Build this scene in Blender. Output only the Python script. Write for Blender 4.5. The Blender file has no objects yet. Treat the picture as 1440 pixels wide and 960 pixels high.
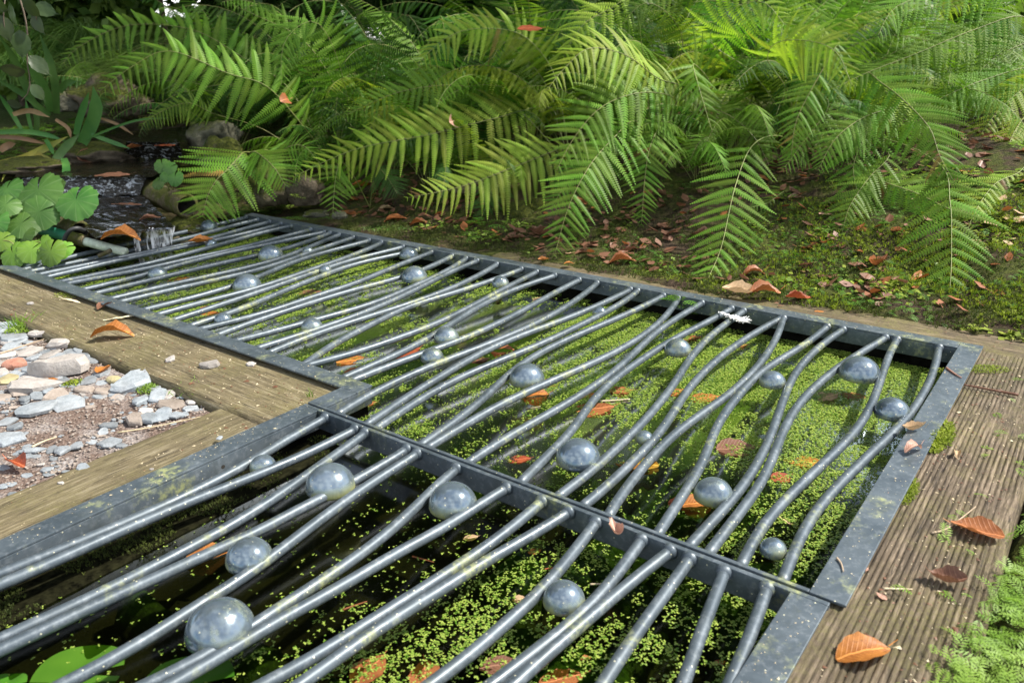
import bpy, bmesh, math, random
import numpy as np
from mathutils import Vector, Matrix, noise as mnoise

scene = bpy.context.scene
COL = scene.collection
RNG = random.Random(7)
NP = np.random.default_rng(11)
RAD = math.radians

# ------------------------------------------------------------------ camera, sky, sun, exposure
H = 0.9                       # camera height, metres
F, PITCH, ROLL = 1115.0, 21.0, -1.0
_p, _r = RAD(PITCH), RAD(ROLL)
FW = Vector((0, math.cos(_p), -math.sin(_p)))
_rt = Vector((1, 0, 0)); _up = _rt.cross(FW)
CR = _rt * math.cos(_r) + _up * math.sin(_r)
CU = -_rt * math.sin(_r) + _up * math.cos(_r)
EYE = Vector((0, 0, H))
cam = bpy.data.cameras.new('camera'); cam_o = bpy.data.objects.new('camera', cam); COL.objects.link(cam_o)
cam_o.matrix_world = Matrix.Translation(EYE) @ Matrix((CR, CU, -FW)).transposed().to_4x4()
cam.sensor_width = 36.0; cam.lens = F / 1440.0 * 36.0
cam.clip_start = 0.02; cam.clip_end = 500
cam.dof.use_dof = True; cam.dof.focus_distance = 2.45; cam.dof.aperture_fstop = 5.6
scene.camera = cam_o

SUN_AZ = RAD(84)              # clockwise from +Y: the sun stands behind the ferns, to the right
SUN_EL = RAD(50)
world = bpy.data.worlds.new('World'); scene.world = world; world.use_nodes = True
wn = world.node_tree; bg = wn.nodes['Background']
sky = wn.nodes.new('ShaderNodeTexSky'); sky.sky_type = 'NISHITA'; sky.sun_disc = False
sky.sun_elevation = SUN_EL; sky.sun_rotation = SUN_AZ
tc = wn.nodes.new('ShaderNodeTexCoord'); cn = wn.nodes.new('ShaderNodeTexNoise'); cn.inputs['Scale'].default_value = 2.6; cn.inputs['Detail'].default_value = 6; cn.inputs['Roughness'].default_value = 0.55
cr = wn.nodes.new('ShaderNodeValToRGB'); cr.color_ramp.elements[0].position = 0.46; cr.color_ramp.elements[1].position = 0.60
cm = wn.nodes.new('ShaderNodeMix'); cm.data_type = 'RGBA'; cm.inputs['B'].default_value = (8.0, 8.0, 8.0, 1)   # broken white cloud all over the sky
wn.links.new(tc.outputs['Generated'], cn.inputs['Vector']); wn.links.new(cn.outputs['Fac'], cr.inputs['Fac']); wn.links.new(cr.outputs['Color'], cm.inputs['Factor'])
wn.links.new(sky.outputs[0], cm.inputs['A']); wn.links.new(cm.outputs['Result'], bg.inputs[0]); bg.inputs[1].default_value = 0.12
sun = bpy.data.lights.new('sun', 'SUN'); sun.energy = 4.3; sun.angle = RAD(1.5); sun.color = (1.0, 0.95, 0.86)
sun_o = bpy.data.objects.new('sun', sun); COL.objects.link(sun_o)
_sd = Vector((math.sin(SUN_AZ) * math.cos(SUN_EL), math.cos(SUN_AZ) * math.cos(SUN_EL), math.sin(SUN_EL)))
sun_o.rotation_euler = _sd.to_track_quat('Z', 'Y').to_euler()
sun_o.location = _sd * 30
scene.view_settings.view_transform = 'Standard'; scene.view_settings.look = 'None'
scene.view_settings.exposure = 1.12; scene.view_settings.gamma = 1.0
scene.cycles.max_bounces = 6; scene.cycles.transparent_max_bounces = 8
scene.cycles.caustics_reflective = False; scene.cycles.caustics_refractive = False

# ------------------------------------------------------------------ measuring helpers
def ray(px, py):
    return FW * F + CR * (px - 720) - CU * (py - 480)
def gp(px, py, z=0.0):
    d = ray(px, py); return EYE + d * ((z - H) / d.z)
def at_y(px, py, y):
    d = ray(px, py); return EYE + d * (y / d.y)
def m_per_px(p):              # metres per photograph pixel at a point
    return (p - EYE).dot(FW) / F
U = Vector((math.cos(RAD(142.7)), math.sin(RAD(142.7)), 0)); V = Vector((math.sin(RAD(142.7)), -math.cos(RAD(142.7)), 0))
O = gp(1190, 851)
def uvp(u, v, z=0.0):
    p = O + U * u + V * v; p.z = z; return p
def to_uv(p):
    d = p - O; return d.dot(U), d.dot(V)
WATER = -0.088

# ------------------------------------------------------------------ object helpers
def tag(o, label=None, cat=None, group=None, kind=None):
    if label: o['label'] = label
    if cat: o['category'] = cat
    if group: o['group'] = group
    if kind: o['kind'] = kind
    return o
def empty(name, loc=(0, 0, 0), rot=(0, 0, 0)):
    o = bpy.data.objects.new(name, None); o.empty_display_size = 0.05
    o.location = loc; o.rotation_euler = rot; COL.objects.link(o); return o
def link(name, me, m=None, parent=None, world_parent=False):
    if m is not None and not me.materials: me.materials.append(m)
    o = bpy.data.objects.new(name, me); COL.objects.link(o)
    if parent is not None:
        o.parent = parent
        if world_parent: o.matrix_parent_inverse = Matrix.LocRotScale(parent.location, parent.rotation_euler, parent.scale).inverted()
    return o
def arr_mesh(name, verts, faces, smooth=False):
    """mesh from an (n,3) array and an (m,k) index array, k equal for all faces"""
    me = bpy.data.meshes.new(name)
    verts = np.asarray(verts, dtype=np.float32); faces = np.asarray(faces, dtype=np.int32)
    k = faces.shape[1]; n = len(faces)
    me.vertices.add(len(verts)); me.vertices.foreach_set('co', verts.ravel())
    me.loops.add(n * k); me.loops.foreach_set('vertex_index', faces.ravel())
    me.polygons.add(n); me.polygons.foreach_set('loop_start', np.arange(0, n * k, k, dtype=np.int32))
    me.polygons.foreach_set('loop_total', np.full(n, k, dtype=np.int32))
    if smooth: me.polygons.foreach_set('use_smooth', np.ones(n, dtype=bool))
    me.update(); me.validate(); return me
def pd_mesh(name, verts, faces, smooth=False):
    me = bpy.data.meshes.new(name); me.from_pydata([tuple(v) for v in verts], [], faces)
    if smooth: me.polygons.foreach_set('use_smooth', [True] * len(me.polygons))
    me.update(); return me
def grid_faces(nx, ny):
    i = np.arange(nx - 1)[:, None]; j = np.arange(ny - 1)[None, :]
    a = i * ny + j
    return np.stack([a, a + ny, a + ny + 1, a + 1], -1).reshape(-1, 4)
def catmull(pts, n):
    P = [Vector(p) for p in pts]; P = [P[0] * 2 - P[1]] + P + [P[-1] * 2 - P[-2]]
    seg = len(P) - 3; out = []
    for k in range(n):
        t = k / (n - 1) * seg; i = min(int(t), seg - 1); t -= i
        a, b, c, d = P[i:i + 4]
        out.append(0.5 * ((2 * b) + (c - a) * t + (2 * a - 5 * b + 4 * c - d) * t * t + (3 * b - a - 3 * c + d) * t ** 3))
    return out
def even(pts, n):
    L = [0.0]
    for a, b in zip(pts, pts[1:]): L.append(L[-1] + (b - a).length)
    out = []; j = 0
    for k in range(n):
        s = L[-1] * k / (n - 1)
        while j < len(L) - 2 and L[j + 1] < s: j += 1
        f = (s - L[j]) / max(L[j + 1] - L[j], 1e-9)
        out.append(pts[j].lerp(pts[j + 1], f))
    return out
def tube_geo(pts, radii, sides=10, cap=True, base=0):
    vs = []; fs = []; n = len(pts); up = Vector((0, 0, 1))
    for i, p in enumerate(pts):
        t = (pts[min(i + 1, n - 1)] - pts[max(i - 1, 0)]).normalized()
        s = t.cross(up)
        s = s.normalized() if s.length > 1e-4 else Vector((1, 0, 0))
        w = s.cross(t).normalized(); r = radii[i] if hasattr(radii, '__len__') else radii
        for k in range(sides):
            a = 2 * math.pi * k / sides
            vs.append(p + s * (r * math.cos(a)) + w * (r * math.sin(a)))
    for i in range(n - 1):
        for k in range(sides):
            a = base + i * sides + k; b = base + i * sides + (k + 1) % sides
            fs.append((a, b, b + sides, a + sides))
    if cap:
        fs.append(tuple(base + k for k in reversed(range(sides))))
        fs.append(tuple(base + (n - 1) * sides + k for k in range(sides)))
    return vs, fs
def box_bm(bm, c0, ex, ey, ez):
    """box spanned from corner c0 along three vectors"""
    vs = [bm.verts.new(c0 + ex * i + ey * j + ez * k) for i in (0, 1) for j in (0, 1) for k in (0, 1)]
    fs = [bm.faces.new([vs[i] for i in q]) for q in ((0, 1, 3, 2), (4, 6, 7, 5), (0, 4, 5, 1), (2, 3, 7, 6), (0, 2, 6, 4), (1, 5, 7, 3))]
    return fs
def bm_obj(name, bm, m, parent=None, bevel=0.0, smooth=False):
    bmesh.ops.recalc_face_normals(bm, faces=bm.faces[:])
    if bevel:
        bmesh.ops.bevel(bm, geom=bm.edges[:], offset=bevel, segments=2, affect='EDGES', profile=0.6)
    me = bpy.data.meshes.new(name); bm.to_mesh(me); bm.free()
    if smooth: me.polygons.foreach_set('use_smooth', [True] * len(me.polygons))
    return link(name, me, m, parent, world_parent=True)
_LAT = NP.random((256, 256))
def vnoise(x, y, oct=1, seed=0):
    """numpy value noise, 0..1"""
    x = np.asarray(x, float); y = np.asarray(y, float); tot = np.zeros(np.broadcast(x, y).shape); amp = 1; s = 0
    for o in range(oct):
        xx = x * 2 ** o + 17.3 * seed + 5.1 * o; yy = y * 2 ** o + 31.7 * seed + 9.7 * o
        xi = np.floor(xx).astype(int); yi = np.floor(yy).astype(int); fx = xx - xi; fy = yy - yi
        fx = fx * fx * (3 - 2 * fx); fy = fy * fy * (3 - 2 * fy)
        g = lambda a, b: _LAT[a % 256, b % 256]
        v = (g(xi, yi) * (1 - fx) + g(xi + 1, yi) * fx) * (1 - fy) + (g(xi, yi + 1) * (1 - fx) + g(xi + 1, yi + 1) * fx) * fy
        tot += v * amp; s += amp; amp *= 0.5
    return tot / s
def sstep(a, b, x):
    t = np.clip((np.asarray(x, float) - a) / (b - a), 0, 1); return t * t * (3 - 2 * t)

# ------------------------------------------------------------------ materials
def new_mat(name, rough=0.6, metal=0.0, spec=0.5):
    m = bpy.data.materials.new(name); m.use_nodes = True
    b = m.node_tree.nodes['Principled BSDF']
    b.inputs['Roughness'].default_value = rough; b.inputs['Metallic'].default_value = metal
    b.inputs['Specular IOR Level'].default_value = spec
    return m, m.node_tree, b
def N(nt, t, **kw):
    n = nt.nodes.new(t)
    for k, v in kw.items():
        if k in n.inputs: n.inputs[k].default_value = v
        else: setattr(n, k, v)
    return n
def coords(nt, kind='pos', scale=(1, 1, 1), rotz=0.0):
    if kind == 'pos': s = N(nt, 'ShaderNodeNewGeometry').outputs['Position']
    else: s = N(nt, 'ShaderNodeTexCoord').outputs['Object']
    mp = N(nt, 'ShaderNodeMapping'); mp.vector_type = 'POINT'
    if rotz:
        r = N(nt, 'ShaderNodeVectorRotate'); r.rotation_type = 'Z_AXIS'; r.inputs['Angle'].default_value = rotz
        nt.links.new(s, r.inputs['Vector']); s = r.outputs[0]
    mp.inputs['Scale'].default_value = scale; nt.links.new(s, mp.inputs['Vector']); return mp.outputs[0]
def noise_n(nt, vec, scale=5, detail=4, rough=0.6, dist=0.0):
    n = N(nt, 'ShaderNodeTexNoise', Scale=scale, Detail=detail, Roughness=rough, Distortion=dist)
    nt.links.new(vec, n.inputs['Vector']); return n.outputs['Fac']
def ramp(nt, fac, stops):
    r = N(nt, 'ShaderNodeValToRGB'); e = r.color_ramp.elements
    while len(e) > len(stops): e.remove(e[-1])
    while len(e) < len(stops): e.new(0.5)
    for el, (p, c) in zip(e, stops):
        el.position = p; el.color = tuple(c) + (1,) if hasattr(c, '__len__') else (c, c, c, 1)
    nt.links.new(fac, r.inputs['Fac']); return r.outputs['Color']
def mix(nt, fac, a, b, mode='MIX'):
    n = N(nt, 'ShaderNodeMix'); n.data_type = 'RGBA'; n.blend_type = mode
    for s, v in ((n.inputs['Factor'], fac), (n.inputs['A'], a), (n.inputs['B'], b)):
        if isinstance(v, (int, float)): s.default_value = v
        elif isinstance(v, tuple): s.default_value = v + (1,) if len(v) == 3 else v
        else: nt.links.new(v, s)
    return n.outputs['Result']
def mth(nt, op, a, b=0.0):
    n = N(nt, 'ShaderNodeMath'); n.operation = op
    for s, v in ((n.inputs[0], a), (n.inputs[1], b)):
        if isinstance(v, (int, float)): s.default_value = v
        else: nt.links.new(v, s)
    return n.outputs[0]
def bump(nt, b, h, strength=0.4, dist=0.01):
    n = N(nt, 'ShaderNodeBump', Strength=strength, Distance=dist)
    nt.links.new(h, n.inputs['Height']); nt.links.new(n.outputs[0], b.inputs['Normal'])
def setc(nt, b, c): nt.links.new(c, b.inputs['Base Color'])

def mat_grate(name, algae=0.5, rim=0.0, metal=0.32, r0=0.36, r1=0.54, lum=0.62):
    m, nt, b = new_mat(name, 0.3, metal, 0.5)
    p = coords(nt)
    n1 = noise_n(nt, p, 9, 5, 0.65); n2 = noise_n(nt, p, 60, 4, 0.7); n3 = noise_n(nt, p, 5.5, 6, 0.72)
    base = ramp(nt, n1, [(0.3, (0.085 * lum, 0.112 * lum, 0.135 * lum)), (0.7, (0.155 * lum, 0.192 * lum, 0.22 * lum))])
    base = mix(nt, mth(nt, 'MULTIPLY', ramp(nt, n2, [(0.5, 0.0), (0.75, 1.0)]), 0.35), base, (0.32, 0.35, 0.37))
    al = mth(nt, 'MULTIPLY', ramp(nt, n3, [(0.555, 0.0), (0.66, 1.0)]), ramp(nt, n2, [(0.4, 0.0), (0.6, 1.0)]))
    al = mth(nt, 'MULTIPLY', al, algae)
    if rim:      # green film creeping up from the lower edge of each dome
        sz = N(nt, 'ShaderNodeSeparateXYZ'); nt.links.new(p, sz.inputs[0]); mz = N(nt, 'ShaderNodeMapRange'); mz.inputs[1].default_value = 0.006; mz.inputs[2].default_value = -0.016; nt.links.new(sz.outputs[2], mz.inputs[0])
        al = mth(nt, 'MAXIMUM', al, mth(nt, 'MULTIPLY', mth(nt, 'MULTIPLY', mz.outputs[0], rim), ramp(nt, mth(nt, 'MULTIPLY', n1, mth(nt, 'ADD', n2, 0.5)), [(0.42, 0.0), (0.58, 1.0)])))
    base = mix(nt, al, base, (0.32, 0.34, 0.12))
    n7 = noise_n(nt, coords(nt, 'pos', (14, 14, 4)), 1.0, 6, 0.75, 0.5)
    base = mix(nt, mth(nt, 'MULTIPLY', ramp(nt, n7, [(0.50, 0.0), (0.70, 1.0)]), 0.5), base, (0.05, 0.06, 0.055))
    # stuck grains and bits of weed
    vo = N(nt, 'ShaderNodeTexVoronoi', Scale=85.0); nt.links.new(p, vo.inputs['Vector'])
    sel = mth(nt, 'LESS_THAN', vo.outputs['Distance'], 0.13)
    wn_ = N(nt, 'ShaderNodeSeparateColor'); nt.links.new(vo.outputs['Color'], wn_.inputs[0])
    sel = mth(nt, 'MULTIPLY', sel, mth(nt, 'GREATER_THAN', wn_.outputs[0], 0.62))
    base = mix(nt, sel, base, (0.55, 0.53, 0.38))
    setc(nt, b, base)
    rr = ramp(nt, n1, [(0.3, r0), (0.7, r1)]); nt.links.new(mix(nt, al, rr, (0.8, 0.8, 0.8)), b.inputs['Roughness'])
    bump(nt, b, mth(nt, 'ADD', mth(nt, 'MULTIPLY', n2, 0.4), mth(nt, 'MULTIPLY', sel, 0.8)), 0.25, 0.002)
    return m
M = {}
M['grate'] = mat_grate('painted_steel', 0.8)
M['dome'] = mat_grate('painted_steel_dome', 0.7, 0.9, 0.6, 0.12, 0.24, 1.45)
def mat_wood(name, rot, cols, moss, grain=(9, 110, 40)):
    m, nt, b = new_mat(name, 0.85, 0, 0.3)
    g = coords(nt, 'pos', grain, rot); p = coords(nt)
    n1 = noise_n(nt, g, 1.0, 6, 0.65, 0.05); n2 = noise_n(nt, p, 4.5, 6, 0.7); n3 = noise_n(nt, p, 110, 3, 0.7)
    g2 = coords(nt, 'pos', (36, 290, 60), rot); n4 = noise_n(nt, g2, 1.0, 3, 0.6)
    c = ramp(nt, n1, [(0.3, cols[0]), (0.52, cols[1]), (0.72, cols[2])])
    c = mix(nt, mth(nt, 'MULTIPLY', ramp(nt, n4, [(0.55, 0.0), (0.75, 1.0)]), 0.6), c, cols[2])
    c = mix(nt, mth(nt, 'MULTIPLY', ramp(nt, n4, [(0.25, 1.0), (0.42, 0.0)]), 0.6), c, (0.045, 0.032, 0.022))
    ck = noise_n(nt, coords(nt, 'pos', (1.3, 38, 10), rot), 1.0, 3, 0.5, 0.25)
    crack = mth(nt, 'LESS_THAN', mth(nt, 'ABSOLUTE', mth(nt, 'SUBTRACT', ck, 0.5)), 0.006)
    c = mix(nt, mth(nt, 'MULTIPLY', crack, 0.85), c, (0.02, 0.014, 0.01))
    mo = mth(nt, 'MULTIPLY', ramp(nt, n2, [(0.42, 0.0), (0.62, 1.0)]), ramp(nt, n3, [(0.35, 0.0), (0.6, 1.0)]))
    c = mix(nt, mth(nt, 'MULTIPLY', mo, moss), c, (0.15, 0.138, 0.04))
    c = mix(nt, mth(nt, 'MULTIPLY', ramp(nt, n3, [(0.68, 0.0), (0.74, 1.0)]), 0.5), c, (0.45, 0.40, 0.28))
    n5 = noise_n(nt, p, 2.3, 5, 0.65); n6 = noise_n(nt, p, 38, 5, 0.75)
    c = mix(nt, mth(nt, 'MULTIPLY', ramp(nt, n5, [(0.42, 0.0), (0.62, 1.0)]), 0.65), c, mix(nt, 0.6, c, (0.035, 0.028, 0.018)))
    c = mix(nt, mth(nt, 'MULTIPLY', ramp(nt, n6, [(0.30, 1.0), (0.45, 0.0)]), 0.7), c, (0.05, 0.038, 0.022))
    setc(nt, b, c)
    bump(nt, b, mth(nt, 'ADD', mth(nt, 'MULTIPLY', n4, 1.0), mth(nt, 'MULTIPLY', n3, 0.5)), 0.55, 0.004)
    return m
ROT_U = -RAD(142.7); ROT_V = -RAD(52.7)
M['wood_u'] = mat_wood('mossy_sleeper_oak', ROT_U, [(0.06, 0.047, 0.026), (0.135, 0.108, 0.058), (0.27, 0.23, 0.15)], 0.5)
M['wood_v'] = mat_wood('mossy_sleeper_pine', ROT_V, [(0.06, 0.047, 0.026), (0.135, 0.108, 0.058), (0.27, 0.23, 0.15)], 0.45)
M['wood_ridged'] = mat_wood('weathered_ridged_timber', ROT_V, [(0.04, 0.03, 0.02), (0.10, 0.074, 0.047), (0.27, 0.21, 0.148)], 0.6)
M['wood_back'] = mat_wood('weathered_back_timber', ROT_U, [(0.045, 0.034, 0.02), (0.10, 0.075, 0.042), (0.26, 0.2, 0.125)], 0.95)

def mat_soil():
    m, nt, b = new_mat('bank_soil', 0.95, 0, 0.2)
    p = coords(nt); n1 = noise_n(nt, p, 2.2, 6, 0.65); n2 = noise_n(nt, p, 55, 5, 0.7); n3 = noise_n(nt, p, 9, 5, 0.6)
    c = ramp(nt, n2, [(0.3, (0.02, 0.013, 0.008)), (0.55, (0.065, 0.042, 0.026)), (0.75, (0.15, 0.10, 0.06))])
    moss = ramp(nt, n2, [(0.3, (0.02, 0.028, 0.005)), (0.7, (0.10, 0.115, 0.018))])
    f = mth(nt, 'MULTIPLY', ramp(nt, n3, [(0.38, 0.0), (0.54, 1.0)]), ramp(nt, n1, [(0.30, 0.0), (0.50, 1.0)]))
    sp = N(nt, 'ShaderNodeSeparateXYZ'); nt.links.new(p, sp.inputs[0]); mr = N(nt, 'ShaderNodeMapRange'); mr.inputs[1].default_value = 5.6; mr.inputs[2].default_value = 7.0; nt.links.new(sp.outputs[1], mr.inputs[0])
    lawn = ramp(nt, n2, [(0.3, (0.03, 0.06, 0.012)), (0.7, (0.11, 0.17, 0.035))])
    setc(nt, b, mix(nt, mr.outputs[0], mix(nt, f, c, moss), lawn)); bump(nt, b, mth(nt, 'ADD', n2, mth(nt, 'MULTIPLY', noise_n(nt, p, 190, 3, 0.7), 0.5)), 1.0, 0.02); return m
M['soil'] = mat_soil()
def mat_gravel():
    m, nt, b = new_mat('gravel_dirt', 0.95, 0, 0.2)
    p = coords(nt); n1 = noise_n(nt, p, 7, 5, 0.65); n2 = noise_n(nt, p, 140, 4, 0.75)
    v = N(nt, 'ShaderNodeTexVoronoi', Scale=120.0); nt.links.new(p, v.inputs['Vector'])
    c = ramp(nt, n2, [(0.3, (0.055, 0.038, 0.03)), (0.55, (0.155, 0.108, 0.085)), (0.72, (0.34, 0.28, 0.24))])
    c = mix(nt, mth(nt, 'MULTIPLY', ramp(nt, n1, [(0.45, 0.0), (0.7, 1.0)]), 0.6), c, mix(nt, 0.35, v.outputs['Distance'], (0.3, 0.26, 0.22)))
    setc(nt, b, c); bump(nt, b, mth(nt, 'ADD', n2, v.outputs['Distance']), 0.7, 0.008); return m
M['gravel'] = mat_gravel()
def mat_slate(name, c0, c1):
    m, nt, b = new_mat(name, 0.7, 0, 0.35)
    p = coords(nt); n1 = noise_n(nt, p, 45, 6, 0.7); n2 = noise_n(nt, p, 14, 3, 0.5)
    oi = N(nt, 'ShaderNodeObjectInfo')
    c = ramp(nt, n1, [(0.3, c0), (0.7, c1)])
    c = mix(nt, mth(nt, 'MULTIPLY', n2, 0.4), c, (0.24, 0.19, 0.15))
    hs = N(nt, 'ShaderNodeHueSaturation'); nt.links.new(c, hs.inputs['Color'])
    nt.links.new(mth(nt, 'ADD', mth(nt, 'MULTIPLY', oi.outputs['Random'], 0.6), 0.7), hs.inputs['Value'])
    setc(nt, b, hs.outputs[0]); bump(nt, b, n1, 0.9, 0.006); return m
M['slate'] = mat_slate('blue_grey_slate', (0.13, 0.16, 0.18), (0.27, 0.31, 0.34))
M['slate_pale'] = mat_slate('pale_stone', (0.27, 0.25, 0.23), (0.46, 0.43, 0.40))
M['slate_tan'] = mat_slate('tan_stone', (0.19, 0.155, 0.125), (0.34, 0.29, 0.25))
M['slate_red'] = mat_slate('red_stone', (0.30, 0.10, 0.06), (0.45, 0.22, 0.15))
M['slate_yellow'] = mat_slate('yellow_stone', (0.30, 0.25, 0.11), (0.45, 0.40, 0.22))

def leafy(name, col, col2, trans=0.4, rough=0.5, obj_random=True, vary=None, spec=0.35, tint=(1.0, 1.15, 0.5)):
    m, nt, b = new_mat(name, rough, 0, spec)
    p = coords(nt, 'pos'); n1 = noise_n(nt, p, vary or 6, 3, 0.6)
    c = ramp(nt, n1, [(0.35, col), (0.65, col2)])
    if obj_random:
        oi = N(nt, 'ShaderNodeObjectInfo'); hs = N(nt, 'ShaderNodeHueSaturation'); nt.links.new(c, hs.inputs['Color'])
        nt.links.new(mth(nt, 'ADD', mth(nt, 'MULTIPLY', oi.outputs['Random'], 0.5), 0.75), hs.inputs['Value'])
        nt.links.new(mth(nt, 'ADD', mth(nt, 'MULTIPLY', oi.outputs['Random'], 0.03), 0.485), hs.inputs['Hue'])
        c = hs.outputs[0]
    setc(nt, b, c)
    t = N(nt, 'ShaderNodeBsdfTranslucent'); nt.links.new(mix(nt, 1.0, c, tint, 'MULTIPLY'), t.inputs['Color'])
    ms = N(nt, 'ShaderNodeMixShader'); ms.inputs[0].default_value = trans
    nt.links.new(b.outputs[0], ms.inputs[1]); nt.links.new(t.outputs[0], ms.inputs[2])
    nt.links.new(ms.outputs[0], nt.nodes['Material Output'].inputs['Surface'])
    return m
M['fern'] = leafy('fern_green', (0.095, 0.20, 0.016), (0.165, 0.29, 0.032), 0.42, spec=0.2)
M['fern_bright'] = leafy('fern_sunlit_yellow_green', (0.22, 0.33, 0.024), (0.34, 0.43, 0.06), 0.5, spec=0.22)  # yellow-green fronds; their sunlit look is put into the leaf colour
M['fern_dark'] = leafy('fern_shaded_deep_green', (0.036, 0.10, 0.018), (0.066, 0.15, 0.025), 0.42, spec=0.2)  # darker leaf colour, paints shade and depth into the back rows
M['fern_stem'] = leafy('fern_stem_straw', (0.14, 0.17, 0.04), (0.24, 0.24, 0.08), 0.0)
M['weed'] = leafy('duckweed_green', (0.06, 0.165, 0.008), (0.38, 0.46, 0.09), 0.2, 0.35, False, 130, 0.5)
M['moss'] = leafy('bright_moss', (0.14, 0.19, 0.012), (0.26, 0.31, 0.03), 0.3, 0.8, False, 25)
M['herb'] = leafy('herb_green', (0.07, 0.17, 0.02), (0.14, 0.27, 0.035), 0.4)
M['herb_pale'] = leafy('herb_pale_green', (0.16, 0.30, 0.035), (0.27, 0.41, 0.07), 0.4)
M['moss_dark'] = leafy('dark_moss', (0.035, 0.05, 0.008), (0.08, 0.10, 0.015), 0.25, 0.8, False, 20)  # darker moss copy; the bank's shade is put into its colour
M['fern_brown'] = leafy('browned_fern', (0.16, 0.10, 0.025), (0.30, 0.20, 0.05), 0.35, spec=.2, tint=(1, .9, .6))
M['grass'] = leafy('sedge_green', (0.05, 0.11, 0.02), (0.12, 0.20, 0.04), 0.35)
M['beech'] = leafy('beech_leaf_dark', (0.025, 0.05, 0.018), (0.05, 0.075, 0.022), 0.25, 0.4)

# dead leaves
def mat_dead(name, a, bb, trans=0.25, rough=0.5):
    m, nt, b = new_mat(name, rough, 0, 0.4)
    p = coords(nt, 'obj'); n1 = noise_n(nt, p, 2.6, 6, 0.7); 
    w = N(nt, 'ShaderNodeTexWave', Scale=3.2, Distortion=0.6); w.wave_type = 'BANDS'; w.bands_direction = 'X'
    ab = N(nt, 'ShaderNodeVectorMath'); ab.operation = 'ABSOLUTE'; nt.links.new(p, ab.inputs[0])
    sx = N(nt, 'ShaderNodeSeparateXYZ'); nt.links.new(ab.outputs[0], sx.inputs[0])
    so = N(nt, 'ShaderNodeSeparateXYZ'); nt.links.new(p, so.inputs[0])
    cb = N(nt, 'ShaderNodeCombineXYZ'); nt.links.new(mth(nt, 'SUBTRACT', so.outputs[0], mth(nt, 'MULTIPLY', sx.outputs[1], 0.8)), cb.inputs[0])
    nt.links.new(cb.outputs[0], w.inputs['Vector'])
    vein = ramp(nt, w.outputs['Fac'], [(0.86, 0.0), (0.97, 1.0)])
    mid = mth(nt, 'LESS_THAN', sx.outputs[1], 0.018)
    vein = mth(nt, 'MAXIMUM', mth(nt, 'MULTIPLY', vein, 0.22), mth(nt, 'MULTIPLY', mid, 0.8))
    c = ramp(nt, n1, [(0.32, a), (0.68, bb)])
    c = mix(nt, vein, c, tuple(min(1, x * 1.7 + 0.03) for x in bb))
    n2 = noise_n(nt, p, 4, 4, 0.7); c = mix(nt, ramp(nt, n2, [(0.62, 0.0), (0.75, 0.7)]), c, tuple(x * 0.35 for x in a))
    setc(nt, b, c); bump(nt, b, vein, 0.3, 0.05)
    t = N(nt, 'ShaderNodeBsdfTranslucent'); nt.links.new(c, t.inputs['Color'])
    ms = N(nt, 'ShaderNodeMixShader'); ms.inputs[0].default_value = trans
    nt.links.new(b.outputs[0], ms.inputs[1]); nt.links.new(t.outputs[0], ms.inputs[2])
    nt.links.new(ms.outputs[0], nt.nodes['Material Output'].inputs['Surface']); return m
M['d_orange'] = mat_dead('dead_leaf_orange', (0.24, 0.075, 0.015), (0.46, 0.18, 0.035))
M['d_rust'] = mat_dead('dead_leaf_rust', (0.20, 0.062, 0.02), (0.36, 0.13, 0.04))
M['d_brown'] = mat_dead('dead_leaf_brown', (0.12, 0.052, 0.03), (0.22, 0.105, 0.06))
M['d_red'] = mat_dead('dead_leaf_red', (0.22, 0.035, 0.015), (0.36, 0.09, 0.03))
M['d_tan'] = mat_dead('dead_leaf_tan', (0.36, 0.23, 0.12), (0.52, 0.36, 0.20))
M['d_pink'] = mat_dead('dead_leaf_pinkish', (0.33, 0.16, 0.11), (0.50, 0.30, 0.22))
M['straw'] = mat_dead('straw', (0.55, 0.44, 0.26), (0.68, 0.58, 0.40))
M['d_yellow'] = mat_dead('dead_leaf_red_and_yellow', (0.30, 0.05, 0.015), (0.42, 0.30, 0.03))

def mat_water():
    m, nt, b = new_mat('pond_water', 0.03)
    nt.nodes.remove(b)
    p = coords(nt); n1 = noise_n(nt, p, 14, 2, 0.5)
    bp = N(nt, 'ShaderNodeBump', Strength=0.05, Distance=0.004); nt.links.new(n1, bp.inputs['Height'])
    fr = N(nt, 'ShaderNodeFresnel', IOR=1.15); nt.links.new(bp.outputs[0], fr.inputs['Normal'])
    tr = N(nt, 'ShaderNodeBsdfTransparent'); tr.inputs[0].default_value = (0.42, 0.48, 0.28, 1)
    gl = N(nt, 'ShaderNodeBsdfGlossy', Roughness=0.12); nt.links.new(bp.outputs[0], gl.inputs['Normal'])
    ms = N(nt, 'ShaderNodeMixShader'); nt.links.new(fr.outputs[0], ms.inputs[0])
    nt.links.new(tr.outputs[0], ms.inputs[1]); nt.links.new(gl.outputs[0], ms.inputs[2])
    nt.links.new(ms.outputs[0], nt.nodes['Material Output'].inputs['Surface']); return m
M['water'] = mat_water()
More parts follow.
